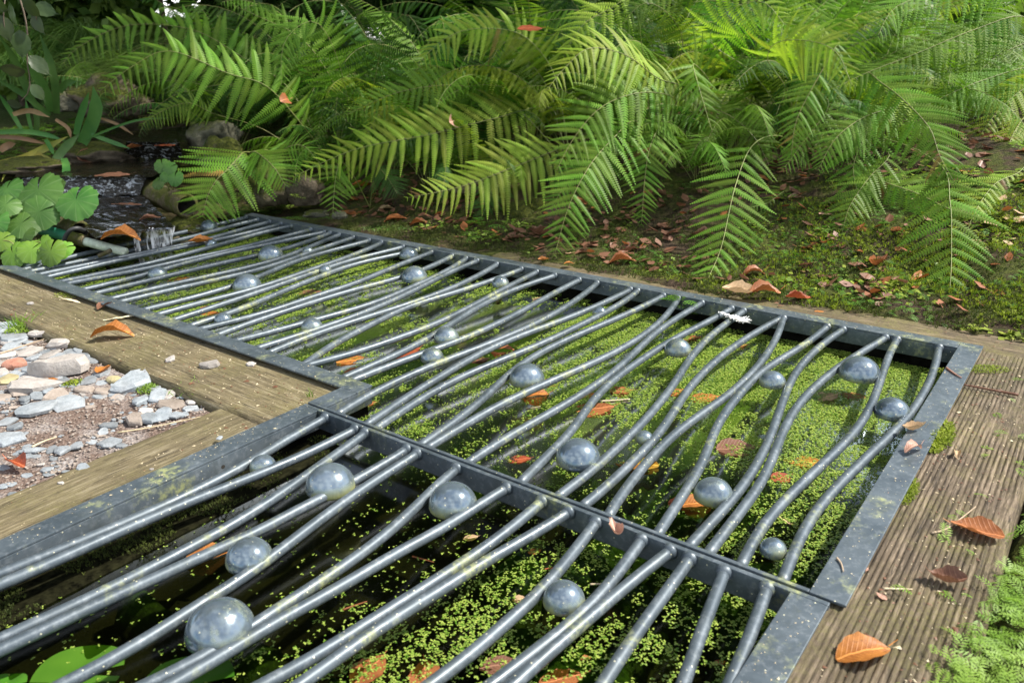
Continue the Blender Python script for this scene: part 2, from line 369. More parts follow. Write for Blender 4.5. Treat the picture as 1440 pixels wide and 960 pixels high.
def mat_bed():
    m, nt, b = new_mat('pond_bed_algae', 0.9, 0, 0.2)
    p = coords(nt); n1 = noise_n(nt, p, 70, 5, 0.75); n2 = noise_n(nt, p, 6, 4, 0.6)
    sx = N(nt, 'ShaderNodeSeparateXYZ'); nt.links.new(p, sx.inputs[0])
    hi = N(nt, 'ShaderNodeMapRange'); hi.inputs[1].default_value = -0.17; hi.inputs[2].default_value = -0.098
    nt.links.new(sx.outputs[2], hi.inputs[0])
    gcol = ramp(nt, n1, [(0.32, (0.008, 0.02, 0.002)), (0.55, (0.035, 0.08, 0.006)), (0.74, (0.12, 0.19, 0.014))])
    mud = ramp(nt, n2, [(0.3, (0.008, 0.006, 0.003)), (0.7, (0.028, 0.022, 0.010))])
    setc(nt, b, mix(nt, hi.outputs[0], mud, gcol)); bump(nt, b, n1, 0.9, 0.01); return m
M['bed'] = mat_bed()
def mat_rock(name, c0, c1, mossy=0.6):
    m, nt, b = new_mat(name, 0.9, 0, 0.25)
    p = coords(nt); n1 = noise_n(nt, p, 12, 8, 0.72); n2 = noise_n(nt, p, 5, 5, 0.65); n3 = noise_n(nt, p, 70, 3, 0.7)
    g = N(nt, 'ShaderNodeNewGeometry'); sx = N(nt, 'ShaderNodeSeparateXYZ'); nt.links.new(g.outputs['Normal'], sx.inputs[0])
    c = ramp(nt, n1, [(0.3, c0), (0.68, c1)])
    mo = ramp(nt, mth(nt, 'ADD', mth(nt, 'MULTIPLY', sx.outputs[2], 0.35), mth(nt, 'MULTIPLY', n2, mossy * 1.3)), [(0.52, 0.0), (0.66, 1.0)])
    c = mix(nt, mo, c, ramp(nt, n3, [(0.3, (0.012, 0.018, 0.003)), (0.7, (0.085, 0.095, 0.010))]))
    setc(nt, b, c); bump(nt, b, mth(nt, 'ADD', n1, mth(nt, 'MULTIPLY', n3, 0.3)), 0.9, 0.03); return m
M['rock'] = mat_rock('brown_mossy_rock', (0.035, 0.027, 0.018), (0.18, 0.145, 0.10), 0.62)
M['rock_grey'] = mat_rock('green_grey_rock', (0.04, 0.04, 0.028), (0.15, 0.145, 0.10), 0.5)
M['rock_moss'] = mat_rock('very_mossy_rock', (0.04, 0.034, 0.02), (0.17, 0.145, 0.095), 0.8)
def mat_bark():
    m, nt, b = new_mat('lichened_bark', 0.9, 0, 0.2)
    p = coords(nt); n1 = noise_n(nt, p, 60, 6, 0.7); n2 = noise_n(nt, p, 14, 4, 0.6)
    c = ramp(nt, n1, [(0.3, (0.06, 0.045, 0.025)), (0.6, (0.13, 0.11, 0.065)), (0.75, (0.27, 0.24, 0.16))])
    c = mix(nt, ramp(nt, n2, [(0.40, 0.0), (0.58, 0.9)]), c, (0.07, 0.08, 0.012)); setc(nt, b, c); bump(nt, b, n1, 0.8, 0.01); return m
M['bark'] = mat_bark()
def plain(name, col, rough=0.6, var=0.25, scale=20, spec=0.5):
    m, nt, b = new_mat(name, rough, 0, spec); p = coords(nt); n1 = noise_n(nt, p, scale, 5, 0.65)
    setc(nt, b, ramp(nt, n1, [(0.3, tuple(x * (1 - var) for x in col)), (0.7, tuple(min(1, x * (1 + var)) for x in col))]))
    bump(nt, b, n1, 0.2, 0.004); return m
M['pipe_green'] = plain('green_plastic_pipe', (0.03, 0.19, 0.11), 0.45)
M['pipe_white'] = plain('stained_white_pipe', (0.55, 0.62, 0.50), 0.5, 0.4, 30)
M['rubber'] = plain('black_rubber', (0.03, 0.03, 0.03), 0.5)
M['feather'] = plain('white_feather', (0.78, 0.77, 0.74), 0.7, 0.05)
M['twig'] = plain('dry_twig', (0.36, 0.27, 0.18), 0.8)
M['lining'] = plain('pond_lining', (0.007, 0.007, 0.005), 0.9, .8, 20, 0.03)
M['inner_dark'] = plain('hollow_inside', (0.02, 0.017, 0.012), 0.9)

# ------------------------------------------------------------------ terrain
OUT_A = [(0, 0), (1.385, 0), (1.385, 0.118), (3.62, 0.118), (3.62, 1.453), (0, 1.453)]
def in_pond(u, v, e=0.0):
    a = (u > 0 - e) & (u < 1.385 + e) & (v > -1.35 - e) & (v < 1.453 + e)
    b = (u > 1.3 - e) & (u < 3.95 + e) & (v > 0.118 - e) & (v < 1.453 + e)
    return a | b
def stream_axis():            # points along the stream, from the fall into the pond up to its head (x, y, water z)
    pts = []
    for px, py, z in ((232, 345, -0.088), (222, 312, 0.085), (190, 285, 0.10), (150, 262, 0.13), (165, 232, 0.22), (205, 214, 0.26), (222, 198, 0.36), (225, 170, 0.40), (250, 140, 0.42)):
        pts.append(gp(px, py, z))
    return pts
STREAM = stream_axis()
def stream_dist(x, y):
    d = np.full(np.broadcast(x, y).shape, 9.0); zz = np.zeros_like(d)
    for a, b in zip(STREAM[1:], STREAM[2:]):
        ax, ay, bx, by = a.x, a.y, b.x, b.y
        L2 = (bx - ax) ** 2 + (by - ay) ** 2
        t = np.clip(((x - ax) * (bx - ax) + (y - ay) * (by - ay)) / L2, 0, 1)
        dd = np.hypot(x - ax - t * (bx - ax), y - ay - t * (by - ay)); z = a.z + t * (b.z - a.z)
        zz = np.where(dd < d, z, zz); d = np.minimum(d, dd)
    return d, zz
def ground_z(x, y):
    x = np.asarray(x, float); y = np.asarray(y, float)
    u = (x - O.x) * U.x + (y - O.y) * U.y; v = (x - O.x) * V.x + (y - O.y) * V.y
    z = -0.055 + 0 * x
    z = z + np.where(u < 0.8, 0.035 * sstep(-0.19, -0.24, u) + 0.03 * sstep(-0.3, -1.2, u), 0)
    z = z + (v > 1.40) * (u > -1.0) * sstep(3.5, 3.0, u) * (0.040 + 0.03 * (vnoise(u * 9, v * 9, 3, 71) - 0.5)) * sstep(1.45, 1.55, v)
    bank = sstep(1.60, 3.3, v); z = z + 0.42 * bank + 0.015 * sstep(1.6, 1.75, v)
    z = z + 0.40 * sstep(3.75, 6.0, u) * (v > -3)
    z = z + 0.02 * (vnoise(x * 5, y * 5, 3, 1) - 0.5) * sstep(1.6, 2.2, v) * 2 + 0.05 * (vnoise(x * 1.3, y * 1.3, 2, 2) - 0.5) * sstep(2.2, 4, np.hypot(u - 0.7, v - 0.5))
    sd, sz = stream_dist(x, y)
    z = np.where((u > 3.5) & (sd < 0.9), np.minimum(z, sz - 0.10 + 0.30 * sstep(0.22, 0.6, sd)), z)
    # beds of the timbers, then the pond hole
    bed = ((u > 1.3) & (u < 4.3) & (v > -0.14) & (v < 0.2)) | ((u > -0.21) & (u < 0.1) & (v > -1.6) & (v < 1.45)) | ((u > -0.9) & (u < 1.9) & (v > 1.40) & (v < 1.50 + 0.09 * sstep(1.1, 0.3, u))) | ((u > 1.3) & (u < 1.6) & (v > -1.6) & (v < 0.1))
    z = np.where(bed, np.minimum(z, -0.10), z)
    z = np.where(in_pond(u, v, -0.01), -0.5, z)
    return z
def gz(x, y): return float(ground_z(np.array([x]), np.array([y]))[0])
def on_ground(px, py):
    """where the sight line of a pixel meets the ground"""
    d = ray(px, py).normalized(); t = 0.3
    while t < 30:
        p = EYE + d * t
        if p.z < gz(p.x, p.y): return p
        t += 0.02
    return EYE + d * t
xs = np.concatenate([-np.geomspace(90, 5.0, 22), np.arange(-4.9, 4.4, 0.045), np.geomspace(4.45, 90, 22)])
ys = np.concatenate([-np.geomspace(60, 0.6, 14), np.arange(-0.5, 7.2, 0.045), np.geomspace(7.3, 140, 24)])
gx, gy = np.meshgrid(xs, ys, indexing='ij')
ground = link('ground', arr_mesh('ground', np.stack([gx, gy, ground_z(gx, gy)], -1).reshape(-1, 3), grid_faces(len(xs), len(ys)), True), M['soil'])
tag(ground, kind='structure')

# pond: lining walls, bed of algae, water
bm = bmesh.new()
for (u0, v0), (u1, v1) in (((0.045, 1.41), (3.9, 1.41)), ((0.045, 1.41), (0.045, -1.35)), ((1.336, -1.35), (1.336, 0.165)), ((1.336, 0.165), (3.9, 0.165)), ((0.045, -1.33), (1.345, -1.33))):
    a = uvp(u0, v0, -0.56); d = uvp(u1, v1, -0.56) - a; n = Vector((0, 0, 1)).cross(d).normalized() * 0.012
    box_bm(bm, a, d, n, Vector((0, 0, 0.56 - 0.052)))
pl = bm_obj('pond_lining', bm, M['lining']); tag(pl, kind='structure')
us_, vs__ = np.linspace(1.215, 1.334, 11), np.arange(-1.32, 0.0, 0.02)
ga, gb_ = np.meshgrid(us_, vs__, indexing='ij')
zl = -0.080 - 0.03 * (ga < 1.23) + 0.012 * (vnoise(ga * 30, gb_ * 9, 3, 51) - 0.5)
ledge = link('pond_ledge', arr_mesh('pond_ledge', np.stack([O.x + ga * U.x + gb_ * V.x, O.y + ga * U.y + gb_ * V.y, zl], -1).reshape(-1, 3), grid_faces(len(us_), len(vs__)), True), None); tag(ledge, kind='structure')
uu = np.arange(-0.02, 3.98, 0.022); vv = np.arange(-1.35, 1.46, 0.022)
gu, gv = np.meshgrid(uu, vv, indexing='ij')
keep = in_pond(gu, gv, 0.0)
def weed_density(u, v):
    """how much of the water the floating and drowned weed covers, 0..1"""
    d = np.where(v > 0, 0.43 + 0.45 * sstep(0.3, 1.0, v), 0.42)
    d = d + 0.35 * sstep(0.5, 0.1, u) * (v > -0.02)
    d = np.where(u > 1.3, 0.54 + 0.22 * sstep(1.6, 2.8, u), d)
    d = np.where(v < -0.01, 0.62 - 0.56 * sstep(0.45, 0.95, u + 0.25 * v), d)
    return np.clip(d, 0.03, 0.97)
wd = weed_density(gu, gv)
lump = vnoise(gu * 7, gv * 7, 4, 3); fine = vnoise(gu * 26, gv * 26, 2, 4)
zb = -0.205 + 0.115 * sstep(0.62 - 0.55 * wd, 0.95 - 0.55 * wd, lump) + 0.02 * (fine - 0.5)
zb = np.minimum(zb, WATER - 0.004)
P3 = np.stack([O.x + gu * U.x + gv * V.x, O.y + gu * U.y + gv * V.y, zb], -1).reshape(-1, 3)
fc = grid_faces(len(uu), len(vv)); kf = keep.reshape(-1)[fc].all(1)
bed = link('pond_bed', arr_mesh('pond_bed', P3, fc[kf], True), M['bed']); tag(bed, kind='structure')
P3 = np.stack([O.x + gu * U.x + gv * V.x, O.y + gu * U.y + gv * V.y, np.full_like(gu, WATER)], -1).reshape(-1, 3)
wat = link('pond_water', arr_mesh('pond_water', P3, fc[kf], True), M['water']); tag(wat, kind='structure')

M['ledge'] = plain('wet_mossy_ledge', (0.009, 0.009, 0.004), 0.9, 1.0, 60, 0.03); ledge.data.materials.append(M['ledge'])
# ------------------------------------------------------------------ timbers
def sleeper(name, p0, along, across, length, width, top, thick, m, label, ridges=0, seed=0, wob=0.004):
    nl = max(8, int(length / 0.04)); nw = ridges * 6 + 1 if ridges else 22
    t = np.linspace(0, length, nl)[:, None]; w = np.linspace(0, width, nw)[None, :]
    z = top + wob * (vnoise(t * 2.5 + seed, w * 9, 3, seed) - 0.5) * 2 + 0 * t
    if ridges:
        ph = w / width * ridges * 2 * math.pi
        wear = np.clip(vnoise(t * 4, w * 9, 3, seed + 3) * 2.8 - 0.85, 0.05, 1.1); z = z + 0.0025 * (vnoise(t * 22, w * 60, 2, seed + 4) - 0.5)
        z = z + 0.0042 * (np.abs(np.sin(ph / 2)) - 0.6) * wear
    edge = np.minimum(np.minimum(w, width - w) / 0.012, 1)
    z = z - 0.012 * (1 - edge) ** 2 * (1 + 0.6 * vnoise(t * 12, 0 * w + 3, 2, seed))
    ww = w + 0 * t; ww = np.where((w <= 0) | (w >= width), w + 0.006 * (vnoise(t * 9, 0 * w, 2, seed + 5) - 0.5), ww)
    X = p0.x + along.x * t + across.x * ww; Y = p0.y + along.y * t + across.y * ww
    top_v = np.stack([X, Y, z], -1).reshape(-1, 3); n = len(top_v)
    bot = top_v.copy(); bot[:, 2] = top - thick
    f = grid_faces(nl, nw); idx = np.arange(n).reshape(nl, nw)
    fs = [f]
    for line in (idx[0, :], idx[-1, :], idx[:, 0], idx[:, -1]):
        a = line[:-1]; b = line[1:]; fs.append(np.stack([a, b, b + n, a + n], -1))
    o = link(name, arr_mesh(name, np.concatenate([top_v, bot]), np.concatenate(fs), True), m)
    try: o.data.set_sharp_from_angle(angle=RAD(50))
    except Exception: pass
    return tag(o, label, 'timber')
sleeper('timber_sleeper', uvp(1.395, 0.172, 0), U, -V, 2.75, 0.303, -0.018, 0.09, M['wood_u'], 'mossy timber sleeper along the left rim of the far grate, pale stone on it', seed=1)
sleeper('timber_sleeper', uvp(1.362, -0.137, 0), -V, U, 1.3, 0.230, -0.020, 0.09, M['wood_v'], 'worn timber sleeper between the slate chips and the near grate', seed=2)
sleeper('timber_sleeper', uvp(0.052, -1.6, 0), V, -U, 3.04, 0.250, -0.012, 0.10, M['wood_ridged'], 'broad ridged timber along the right rim of both grates, dead leaves lying on it', ridges=24, seed=3)
sleeper('timber_sleeper', uvp(-1.0, 1.402, 0), U, V, 2.95, 0.235, -0.016, 0.10, M['wood_back'], 'weathered timber behind the back rim, patch of yellow moss and rust leaves on it', seed=4, wob=0.007)

# ------------------------------------------------------------------ the two grates
def web_height(): return 0.055
def flange_frame(name, pieces, m, parent):
    bm = bmesh.new()
    for (u0, u1, v0, v1, z0, z1) in pieces:
        box_bm(bm, uvp(u0, v0, z0), U * (u1 - u0), V * (v1 - v0), Vector((0, 0, z1 - z0)))
    return bm_obj(name, bm, m, parent, bevel=0.0016)
gA = empty('pond_grate', uvp(0.7, 0.7, 0)); tag(gA, 'large far steel grate of wavy bars and domes reaching back to the ferns', 'grate', 'steel grates over the pond')
gB = empty('pond_grate', uvp(0.7, -0.5, 0)); tag(gB, 'near steel grate at the bottom of the photo, wavy bars over dark open water', 'grate', 'steel grates over the pond')
T = 0.006; HW = -0.055
def frame_part(parent, pcs):
    for p in pcs: flange_frame('frame', [p], M['grate'], parent)
frame_part(gA, [
    (0.0, 0.062, 0.0, 1.453, -T, 0.0), (0.056, 0.062, 0.0095, 1.3945, HW, -T - 0.0005),      # right
    (0.0625, 3.62, 1.395, 1.453, -T, 0.0), (0.0625, 3.62, 1.395, 1.401, HW, -T - 0.0005),     # back
    (1.3235, 1.385, 0.0095, 0.1175, -T, 0.0), (1.3235, 1.3295, 0.0095, 0.1715, HW, -T - 0.0005),  # step
    (1.3235, 3.62, 0.118, 0.178, -T, 0.0), (1.330, 3.62, 0.172, 0.178, HW, -T - 0.0005),     # left
    (0.0625, 1.385, 0.0, 0.009, HW, 0.0),                                                   # front bar
])
frame_part(gB, [
    (0.024, 1.385, -0.0165, -0.006, HW, -0.001),                                            # back bar
    (0.024, 0.088, -1.3, -0.017, -T - 0.001, -0.001), (0.082, 0.088, -1.3, -0.017, HW, -T - 0.0015),
    (1.325, 1.385, -1.3, -0.017, -T - 0.001, -0.001), (1.325, 1.331, -1.3, -0.017, HW, -T - 0.0015),
    (0.0885, 1.3245, -1.3, -1.24, -T - 0.001, -0.001),
])
ZT = -0.014; TR = 0.0112
RODS_A = [
 [(1320,488),(1319,510),(1309,538),(1293,565),(1278,588),(1257,609),(1222,638),(1193,667),(1163,698),(1147,718),(1130,743),(1117,770),(1102,812)],
 [(1262,477),(1252,492),(1245,511),(1240,530),(1234,548),(1226,570),(1215,592),(1200,611),(1177,635),(1150,658),(1128,679),(1109,698),(1088,719),(1070,741),(1057,763),(1044,790)],
 [(1247,474),(1228,486),(1210,496),(1192,506),(1175,520),(1151,537),(1130,557),(1115,578),(1105,597),(1097,615),(1091,633),(1083,653),(1075,672),(1062,693),(1043,718),(1023,742),(1002,770)],
 [(1187,463),(1167,475),(1147,490),(1131,507),(1116,525),(1109,541),(1102,560),(1095,582),(1087,604),(1080,623),(1071,642),(1059,662),(1043,688),(1024,710),(1003,730),(978,758)],
 [(1163,460),(1145,476),(1128,488),(1106,500),(1083,513),(1068,523),(1052,540),(1034,560),(1019,580),(1009,597),(1001,613),(996,631),(987,655),(973,677),(960,696),(948,716),(930,743)],
 [(1102,446),(1097,467),(1088,485),(1073,508),(1055,528),(1038,545),(1018,560),(1000,573),(980,586),(955,604),(933,623),(913,645),(896,667),(880,686),(869,702),(857,722)],
 [(1098,448),(1083,455),(1062,468),(1038,482),(1017,497),(1000,512),(985,528),(970,543),(958,559),(947,581),(933,603),(916,624),(895,643),(862,678),(840,695),(824,708)],
 [(1049,435),(1039,443),(1024,452),(1006,466),(988,480),(974,498),(963,515),(955,528),(946,544),(932,561),(915,582),(897,602),(875,623),(853,643),(835,660),(813,677),(786,697)],
 [(1033,432),(1012,444),(991,455),(970,465),(950,475),(932,486),(910,500),(886,516),(869,529),(853,542),(837,557),(824,575),(813,595),(800,611),(782,630),(760,649),(736,674)],
 [(990,425),(966,438),(943,452),(922,467),(907,480),(893,496),(874,514),(858,528),(838,541),(816,556),(791,571),(766,585),(741,599),(709,617),(683,633),(659,650)],
 [(955,417),(947,433),(935,448),(918,462),(897,478),(873,492),(845,505),(820,517),(790,529),(763,541),(736,553),(708,566),(682,580),(656,596),(631,611),(605,627)],
 [(938,414),(918,424),(895,436),(870,447),(843,458),(814,470),(784,483),(760,495),(742,506),(725,518),(708,532),(692,549),(673,567),(652,584),(628,601),(602,619)],
 [(902,404),(890,416),(871,429),(850,441),(820,454),(792,470),(767,481),(741,492),(716,502),(691,512),(666,522),(641,533),(615,547),(590,562),(565,577),(535,598)],
 [(892,405),(872,415),(848,427),(824,437),(798,448),(768,459),(741,468),(716,478),(690,489),(667,500),(645,515),(620,529),(597,543),(575,556),(553,572),(523,592)],
 [(844,395),(830,407),(814,420),(799,430),(778,442),(757,454),(733,465),(706,476),(679,487),(650,498),(622,508),(592,520),(566,532),(541,544),(516,556),(497,569),(474,583)],
 [(821,391),(798,402),(775,414),(753,427),(732,439),(706,452),(680,465),(650,477),(622,488),(597,496),(574,504),(549,514),(525,523),(500,533)],
 [(788,385),(772,391),(747,398),(722,407),(702,416),(682,426),(656,440),(638,454),(623,463),(608,472),(591,482),(566,495),(541,506),(516,517),(486,530)],
 [(762,379),(745,388),(726,397),(708,406),(690,417),(670,427),(645,440),(618,454),(592,464),(566,473),(541,482),(516,491),(491,498),(466,505),(436,513)],
 [(742,375),(726,382),(711,388),(690,395),(666,403),(640,412),(613,419),(588,426),(567,434),(548,443),(528,453),(508,463),(487,474),(467,485),(450,496),(434,508)],
 [(705,368),(690,378),(671,389),(647,401),(622,411),(593,421),(566,431),(541,438),(516,446),(491,454),(466,462),(441,471),(416,480),(400,487),(381,495)],
 [(680,364),(661,371),(640,379),(620,389),(600,399),(581,410),(558,420),(533,431),(516,438),(499,445),(475,453),(450,462),(425,470),(400,478),(362,490)],
 [(661,361),(646,370),(630,381),(616,388),(597,396),(580,403),(566,410),(541,421),(516,430),(500,434),(475,442),(450,448),(425,455),(400,462),(367,471),(334,479)],
 [(643,357),(629,364),(606,375),(595,380),(580,385),(563,390),(541,397),(516,403),(491,409),(466,417),(433,427),(400,438),(366,449),(341,458),(309,470)],
 [(615,352),(592,361),(566,370),(541,381),(516,392),(497,400),(475,407),(450,414),(417,425),(383,438),(350,447),(317,454),(286,462)],
 [(597,349),(588,352),(563,357),(541,362),(516,367),(493,373),(471,380),(456,387),(436,394),(416,402),(390,413),(358,427),(333,437),(318,442),(300,448),(272,457)],
 [(575,345),(566,348),(541,355),(516,360),(493,366),(471,373),(450,381),(433,386),(415,393),(390,402),(366,410),(341,418),(316,427),(291,435),(251,448)],
 [(545,338),(533,344),(508,355),(483,364),(463,371),(441,378),(415,388),(390,396),(366,404),(341,411),(316,418),(291,423),(266,430),(231,440)],
 [(528,336),(508,342),(483,348),(458,355),(433,361),(416,367),(392,377),(366,388),(348,396),(328,402),(300,411),(275,418),(250,424),(210,434)],
 [(505,331),(483,340),(463,345),(448,351),(430,357),(410,364),(388,373),(366,379),(333,387),(300,395),(250,405),(200,417),(172,424)],
 [(489,327),(470,333),(442,344),(425,353),(400,362),(375,370),(350,376),(316,384),(283,391),(250,398),(205,408),(166,418)],
 [(475,324),(458,331),(433,340),(400,351),(381,356),(361,359),(333,365),(300,373),(266,381),(233,388),(200,397),(142,411)],
 [(470,324),(441,330),(416,335),(400,339),(366,346),(341,351),(308,358),(275,366),(245,374),(211,385),(183,392),(150,400),(124,406)],
 [(448,320),(425,327),(400,332),(375,340),(341,349),(308,355),(275,362),(236,371),(208,378),(166,386),(133,391),(100,398)],
 [(425,315),(400,320),(366,327),(341,335),(308,345),(275,353),(236,365),(200,373),(166,380),(133,387),(88,396)],
 [(407,312),(383,319),(350,328),(325,333),(303,338),(270,345),(236,352),(200,359),(166,366),(133,374),(100,382),(70,389)],
 [(388,310),(366,316),(341,322),(316,330),(290,338),(262,344),(233,350),(200,356),(166,363),(116,374),(57,386)],
 [(373,307),(341,314),(316,320),(300,326),(275,332),(236,342),(200,349),(166,356),(116,367),(53,380)],
 [(356,304),(320,312),(306,316),(275,323),(230,333),(180,343),(133,353),(100,361),(75,368),(46,376)],
]
RODS_B = [
 [(453,590),(430,602),(400,620),(375,636),(355,648),(330,662),(287,685),(225,715),(175,735),(100,767),(50,787),(0,807),(-80,838)],
 [(495,606),(467,621),(430,639),(392,655),(355,671),(320,684),(275,701),(225,722),(175,745),(112,772),(62,797),(12,817),(-80,855)],
 [(510,612),(480,635),(455,650),(435,665),(417,680),(392,695),(357,721),(322,740),(287,760),(237,785),(187,812),(125,842),(62,870),(0,899),(-70,930)],
 [(572,632),(550,647),(517,665),(480,687),(442,705),(405,722),(380,740),(356,750),(321,766),(275,785),(225,810),(175,832),(112,860),(62,885),(0,915),(-70,946)],
 [(580,642),(542,665),(505,690),(467,717),(430,745),(392,775),(356,804),(315,829),(287,845),(250,870),(212,895),(162,925),(100,957),(30,992)],
 [(636,664),(621,677),(611,685),(592,705),(567,730),(546,750),(510,776),(480,800),(442,822),(405,847),(355,880),(317,905),(280,927),(225,957),(150,988)],
 [(707,689),(683,703),(658,720),(637,735),(600,756),(567,771),(542,787),(492,817),(442,847),(392,870),(355,895),(305,925),(280,942),(200,985)],
 [(757,710),(720,745),(680,772),(634,801),(592,830),(555,852),(517,875),(480,900),(430,932),(380,957),(310,995)],
 [(793,724),(767,740),(730,765),(692,780),(655,807),(615,833),(580,853),(530,883),(492,912),(455,940),(400,977)],
 [(834,740),(820,760),(800,785),(775,815),(755,837),(730,860),(692,892),(655,927),(617,955),(570,988)],
 [(900,763),(880,792),(855,825),(830,855),(792,885),(755,915),(717,942),(660,987)],
 [(935,780),(905,802),(867,835),(830,867),(792,900),(755,932),(727,957),(690,992)],
 [(969,787),(952,812),(930,842),(905,875),(882,910),(860,940),(833,986)],
 [(1018,806),(1005,840),(990,875),(977,915),(963,955),(950,992)],
 [(1077,832),(1067,860),(1055,895),(1040,930),(1027,957),(1014,992)],
]
def rod(pix, parent, v_far, near):
    pts = [gp(px, py, ZT) for px, py in pix]
    # meet the far web exactly
    for i in (0,):
        d = pts[0] - pts[1]; vd = d.dot(V); gap = v_far - to_uv(pts[0])[1]
        if abs(vd) > 1e-3: pts[0] = pts[0] + d * (max(-0.6 * vd, min(2.5 * abs(vd), gap)) / vd) if vd > 0 else pts[0]
        uu_, vv_ = to_uv(pts[0]); pts[0] = uvp(uu_, v_far, ZT)
    uu_, vv_ = to_uv(pts[-1])
    if near == 'B':
        d = (pts[-1] - pts[-3]).normalized(); k = (-1.235 - vv_) / d.dot(V)
        if k > 0: pts.append(pts[-1] + d * k)
        pts = [p for p in pts if to_uv(p)[1] > -1.26]
    else:
        v_near = 0.008 if uu_ < 1.32 else 0.177
        d = (pts[-1] - pts[-2]).normalized()
        if d.dot(V) < -0.1:
            k = (v_near - vv_) / d.dot(V); k = max(-0.04, min(0.30, k)); pts[-1] = pts[-1] + d * k
        uu_, vv_ = to_uv(pts[-1])
        if vv_ > v_near + 0.004: pts.append(uvp(uu_ + 0.02, v_near, ZT))
    # even out hand-measured points a little, then a dense curve
    for _ in range(2):
        pts = [pts[0]] + [(pts[i - 1] + pts[i] * 2 + pts[i + 1]) / 4 for i in range(1, len(pts) - 1)] + [pts[-1]]
    c = even(catmull(pts, 90), 64)
    vs, fs = tube_geo(c, [TR] * 64, 12)
    # weld collar at the far end
    t = (c[1] - c[0]).normalized(); b0 = len(vs)
    ring = [c[0] + t * s for s in (-0.002, 0.003, 0.007, 0.012)]
    v2, f2 = tube_geo(ring, [0.0165, 0.016, 0.0142, 0.0105], 12, True, b0)
    o = link('rod', pd_mesh('rod', vs + v2, fs + f2, True), M['grate'], parent, True)
    return o
for r in RODS_A: rod(r, gA, 1.3945, 'A')
for r in RODS_B: rod(r, gB, -0.017, 'B')
def dome(px, py, w, parent, lift=0.0):
    py2 = py + 0.13 * w; c = gp(px, py2, ZT - 0.004 + lift); R_ = w * 0.5 * m_per_px(c)
    vs = []; fs = []; n = 32; rings = 12
    prof = [(math.sin(a) * R_, math.cos(a) * R_ * 0.97) for a in [math.pi / 2 * k / (rings - 1) for k in range(rings)]]
    prof += [(R_ * 0.985, -0.0035), (R_ * 0.93, -0.0045)]
    vs.append(c + Vector((0, 0, prof[0][1])))
    for r_, z in prof[1:]:
        for k in range(n):
            a = 2 * math.pi * k / n; vs.append(c + Vector((r_ * math.cos(a), r_ * math.sin(a), z)))
    for k in range(n): fs.append((0, 1 + k, 1 + (k + 1) % n))
    for i in range(len(prof) - 2):
        for k in range(n):
            a = 1 + i * n + k; b = 1 + i * n + (k + 1) % n; fs.append((a, a + n, b + n, b))
    fs.append(tuple(1 + (len(prof) - 2) * n + k for k in reversed(range(n))))
    o = link('dome', pd_mesh('dome', vs, fs, True), M['dome'], parent, True)
    try: o.data.set_sharp_from_angle(angle=RAD(60))
    except Exception: pass
for d in ((1208,520,56),(1254,575,48),(1086,534,37),(953,489,38),(741,528,50),(628,472,36),(608,500,33),(813,638,63),(906,614,26),(1003,690,55),(1087,769,38),(843,438,21),(704,397,25),(583,387,37),(575,357,27),(457,379,19),(433,353,17),(439,458,31),(348,399,40),(381,357,35),(314,448,25),(222,384,27),(294,318,25),(297,342,17),(45,369,32)):
    dome(*d, gA)
for d in ((370,652,37),(465,675,69),(637,701,68),(351,778,65),(310,875,95),(793,837,60)): dome(*d, gB)
bm = bmesh.new()        # dark disc on the near frame's left web, painted as a shaded bolt hole
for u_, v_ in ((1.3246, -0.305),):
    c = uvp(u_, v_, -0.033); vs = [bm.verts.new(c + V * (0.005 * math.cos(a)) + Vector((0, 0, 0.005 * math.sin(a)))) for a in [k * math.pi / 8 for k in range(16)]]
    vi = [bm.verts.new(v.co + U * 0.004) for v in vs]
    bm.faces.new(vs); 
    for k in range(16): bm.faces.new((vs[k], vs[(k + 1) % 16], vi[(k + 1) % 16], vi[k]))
bm_obj('painted_bolt_hole', bm, M['inner_dark'], gB)

